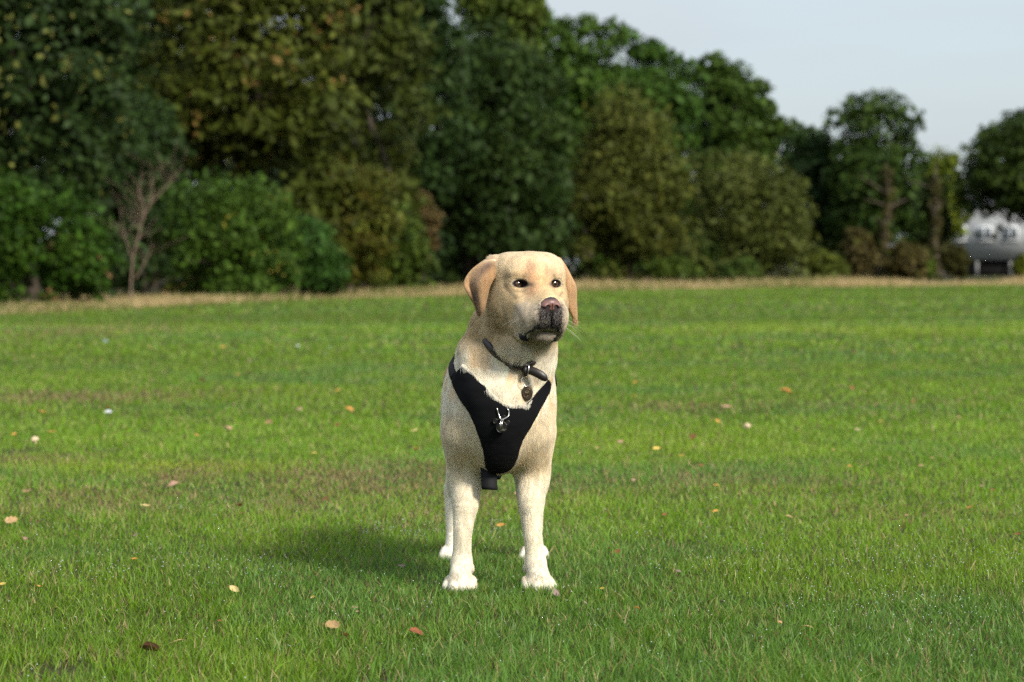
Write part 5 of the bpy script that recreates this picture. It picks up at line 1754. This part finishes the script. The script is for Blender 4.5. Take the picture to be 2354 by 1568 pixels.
FALL = [  # u, v, size in picture pixels, colour, shape, label
    (80, 1020, 21, 'cream', 'lump', 'cream crumpled mushroom cap above the bare soil patches on the left'),
    (1718, 988, 20, 'cream', 'lump', 'pale cream mushroom cap standing in the grass right of the dog'),
    (99, 952, 18, 'orange', 'long', 'flat orange-tan leaf on the left, above the cream mushroom'),
    (249, 952, 17, 'white', 'oval', 'white feather-like scrap on the grass at the left'),
    (249, 944, 12, 'red', 'curl', 'small brown leaf touching the white scrap on the left'),
    (465, 881, 17, 'tan', 'curl', 'upright tan leaf far back, left of the dog'),
    (548, 865, 13, 'orange', 'oval', 'small orange leaf beside a dark brown one, far back left'),
    (570, 863, 12, 'brown', 'curl', 'dark brown leaf beside a small orange one, far back left'),
    (676, 848, 15, 'red', 'long', 'flat reddish brown leaf far back left of the dog'),
    (687, 946, 19, 'pink', 'oval', 'pinkish tan leaf level with the harness, midway left of the dog'),
    (804, 945, 19, 'orange', 'oval', 'orange-brown leaf level with the harness, nearer the dog than the pinkish one'),
    (777, 904, 12, 'yellow', 'curl', 'small yellow leaf level with the dog collar, left of it'),
    (636, 896, 12, 'tan', 'long', 'thin tan leaf left of the small yellow one'),
    (619, 978, 22, 'tan', 'curl', 'upright tan-brown curled leaf above a brownish grass patch'),
    (526, 991, 20, 'pink', 'oval', 'rosy tan leaf lying left of the upright curled one'),
    (774, 983, 15, 'red', 'oval', 'small reddish leaf left of the dog, level with its harness ring'),
    (735, 1007, 12, 'pink', 'long', 'narrow pink sliver of leaf left of the dog foreleg'),
    (721, 1049, 16, 'yellow', 'oval', 'yellow-tan leaf standing in plain green grass left of the dog'),
    (942, 1036, 24, 'brown', 'oval', 'large dark brown leaf close to the dog left shoulder'),
    (956, 1041, 12, 'orange', 'curl', 'orange scrap tucked against the large dark brown leaf'),
    (952, 996, 19, 'straw', 'long', 'straw-coloured blade-like leaf beside the dog shoulder'),
    (452, 1007, 12, 'orange', 'oval', 'little orange leaf left of the rosy tan leaf'),
    (32, 1005, 12, 'orange', 'oval', 'little orange leaf left of the cream mushroom'),
    (121, 999, 22, 'orange', 'long', 'thin upright orange leaf right of the cream mushroom'),
    (381, 1106, 32, 'brown', 'long', 'long dark brown leaf just above a pinkish tan leaf'),
    (397, 1120, 25, 'pink', 'oval', 'pinkish tan leaf just below a long dark brown one'),
    (65, 1137, 38, 'tan', 'long', 'long curved tan leaf at the left edge'),
    (745, 1157, 17, 'red', 'lobed', 'dark red-brown leaf standing in the dry patch left of the legs'),
    (552, 1174, 16, 'red', 'curl', 'dark red leaf, upper of a pair in the left foreground'),
    (556, 1190, 14, 'red', 'long', 'dark red leaf, lower of a pair in the left foreground'),
    (335, 1172, 22, 'straw', 'long', 'flat straw-coloured leaf in the left foreground'),
    (26, 1207, 28, 'tan', 'lobed', 'tan lobed leaf near the left edge of the foreground'),
    (88, 1210, 20, 'brown', 'long', 'thin brown leaf right of the tan lobed one at the left edge'),
    (60, 1250, 30, 'pink', 'long', 'long pinkish leaf at lower left, below the tan lobed one'),
    (313, 1241, 16, 'mauve', 'oval', 'mauve-brown leaf in the left foreground grass'),
    (310, 1298, 14, 'orange', 'curl', 'small orange leaf below the mauve-brown one'),
    (5, 1357, 30, 'yellow', 'oval', 'bright orange-yellow leaf cut by the left edge'),
    (88, 1361, 12, 'orange', 'oval', 'small orange leaf right of the bright yellow one at the left edge'),
    (539, 1369, 26, 'straw', 'curl', 'light tan arched leaf in the left foreground'),
    (720, 1388, 14, 'yellow', 'curl', 'golden curled scrap right of the light tan arched leaf'),
    (817, 1410, 19, 'pink', 'oval', 'pink torn leaf left of the near paw'),
    (822, 1421, 9, 'pink', 'oval', 'tiny pink scrap just under the pink torn leaf'),
    (765, 1453, 34, 'tan', 'lobed', 'large pale tan leaf in the front grass'),
    (795, 1478, 14, 'red', 'curl', 'small brown leaf below the large pale tan one'),
    (962, 1469, 46, 'red', 'lobed', 'large rust-red curled leaf at the front, below the paws'),
    (408, 1488, 28, 'tan', 'long', 'flat tan leaf lying right of the dark red curled one'),
    (345, 1512, 46, 'brown', 'curl', 'large dark red-brown curled leaf at lower left'),
    (505, 1443, 10, 'red', 'oval', 'tiny red scrap in the front grass'),
    (922, 1314, 21, 'mauve', 'oval', 'grey-mauve leaf left of the hind paw'),
    (513, 800, 12, 'orange', 'oval', 'orange speck of leaf on the far lawn'),
    (532, 796, 12, 'brown', 'long', 'dark speck of leaf beside the orange one on the far lawn'),
    (684, 798, 10, 'white', 'oval', 'white scrap on the far lawn, left of two'),
    (758, 802, 9, 'white', 'oval', 'white scrap on the far lawn, between two others'),
    (901, 793, 9, 'white', 'long', 'white scrap on the far lawn, nearest the dog'),
    (243, 787, 10, 'blue', 'oval', 'bluish scrap on the far lawn at the left'),
    (1151, 1218, 21, 'orange', 'oval', 'orange leaf on the grass between the front legs'),
    (1187, 1143, 11, 'pink', 'oval', 'pinkish leaf showing beside the inner edge of the right foreleg'),
    (1277, 1376, 26, 'mauve', 'oval', 'brown-mauve leaf right at the toes of the right front paw'),
    (1808, 905, 25, 'orange', 'curl', 'wide orange rolled leaf on the right lawn'),
    (1959, 896, 16, 'red', 'oval', 'red leaf right of the wide orange rolled one'),
    (1459, 883, 11, 'orange', 'oval', 'small orange leaf right of the dog, level with its collar'),
    (1459, 915, 9, 'orange', 'oval', 'smaller orange scrap directly below another orange leaf right of the dog'),
    (1672, 939, 22, 'pink', 'long', 'flat pinkish leaf right of the dog, above an orange one'),
    (1649, 974, 14, 'orange', 'lobed', 'orange leaf just left of the pale mushroom cap'),
    (1594, 1011, 19, 'red', 'lobed', 'red-orange leaf left of the pale mushroom cap and below it'),
    (1426, 1022, 14, 'pink', 'oval', 'tan-pink leaf right of the dog shoulder'),
    (1373, 1038, 11, 'tan', 'oval', 'faint tan leaf between the dog and the tan-pink one'),
    (1509, 1038, 20, 'yellow', 'oval', 'bright yellow-orange leaf right of the dog chest'),
    (1567, 1055, 14, 'orange', 'long', 'thin upright orange leaf right of the bright yellow one'),
    (1651, 1052, 13, 'brown', 'oval', 'small brown leaf below the pale mushroom cap'),
    (1970, 993, 15, 'cream', 'oval', 'cream leaf above the dark worn soil patch on the right'),
    (2205, 966, 11, 'tan', 'oval', 'small tan leaf on the far right lawn'),
    (2025, 975, 11, 'orange', 'oval', 'small orange leaf right of the cream one'),
    (2099, 928, 11, 'red', 'oval', 'small red leaf on the right lawn beside a dark tuft'),
    (1916, 1044, 12, 'tan', 'curl', 'pale tan leaf just below the worn soil patch on the right'),
    (1954, 1080, 13, 'orange', 'oval', 'orange leaf below the worn soil patch'),
    (2117, 1078, 12, 'tan', 'oval', 'tan leaf on the right, below a similar smaller one'),
    (2142, 1061, 11, 'tan', 'oval', 'smaller tan leaf on the right, above a similar one'),
    (1612, 1078, 15, 'red', 'oval', 'reddish leaf in the yellowish grass right of the dog legs'),
    (1458, 1113, 15, 'pink', 'oval', 'pale pink leaf right of the foreleg'),
    (1647, 1124, 14, 'orange', 'long', 'faint orange leaf in the grass below the reddish one'),
    (2257, 1127, 13, 'pink', 'oval', 'pink leaf near the right edge'),
    (2282, 1136, 11, 'red', 'oval', 'red scrap right of the pink leaf near the right edge'),
    (2231, 1177, 19, 'orange', 'lobed', 'brown-orange leaf below the pink one near the right edge'),
    (1646, 1184, 19, 'orange', 'long', 'tan-orange leaf pointing sideways in the right middle grass'),
    (1527, 1194, 15, 'red', 'oval', 'rust red leaf right of the right foreleg'),
    (1815, 1197, 22, 'tan', 'long', 'light tan leaf lying flat in the right middle grass'),
    (2060, 1204, 18, 'brown', 'long', 'dark brown leaf lying beside a small upright pink one'),
    (2084, 1197, 11, 'pink', 'curl', 'small upright pink leaf beside a dark brown one'),
    (2338, 1239, 16, 'red', 'oval', 'red-brown leaf at the right edge'),
    (1418, 1281, 18, 'red', 'oval', 'red-brown leaf right of the hind paw'),
    (1560, 1326, 13, 'mauve', 'oval', 'dull mauve leaf in the right foreground'),
    (1385, 1367, 12, 'yellow', 'oval', 'small yellow leaf right of the right front paw'),
    (1346, 1400, 12, 'mauve', 'long', 'thin mauve leaf below the small yellow one'),
    (1465, 1414, 11, 'orange', 'curl', 'little orange leaf in the front grass right of the paws'),
    (1794, 1447, 14, 'tan', 'curl', 'pale tan scrap left of a larger tan leaf in the right foreground'),
    (1859, 1455, 24, 'tan', 'long', 'tan pointed leaf in the right foreground'),
    (1744, 1490, 26, 'red', 'oval', 'dark red upright leaf at the front on the right'),
]
for (u, v, sz, ck, shp, lab) in FALL:
    g = ground_at(u, v + sz * 0.15)
    L = sz * 1.05 * g[1] / FPX
    if shp == 'lump':
        L *= 0.85; me = lump_mesh(L, LEAF_C[ck]); nm, cat, grp = 'mushroom', 'mushroom', 'pale mushroom caps in the lawn'
        z = 0.016 + 0.12 * L; rot = (rng.normal(0, 0.2), rng.normal(0, 0.2), rng.uniform(0, 6))
    else:
        me = leaf_mesh(shp, L, LEAF_C[ck]); nm, cat, grp = 'fallen_leaf', 'leaf', 'fallen leaves scattered on the lawn'
        if ck in ('white', 'blue'): nm, cat, grp = 'litter_scrap', 'scrap', 'pale scraps on the lawn'
        z = 0.014 + 0.10 * L
        yaw = rng.normal(0, 0.5) if shp == 'long' or shp == 'curl' else rng.uniform(-1.2, 1.2)
        rot = (rng.uniform(0.2, 0.8), rng.normal(0, 0.25), yaw)
    o = link_mesh(nm, me, fallen_m, None, (g[0], g[1], z))
    o.rotation_euler = rot
    tag(o, lab, cat, grp)
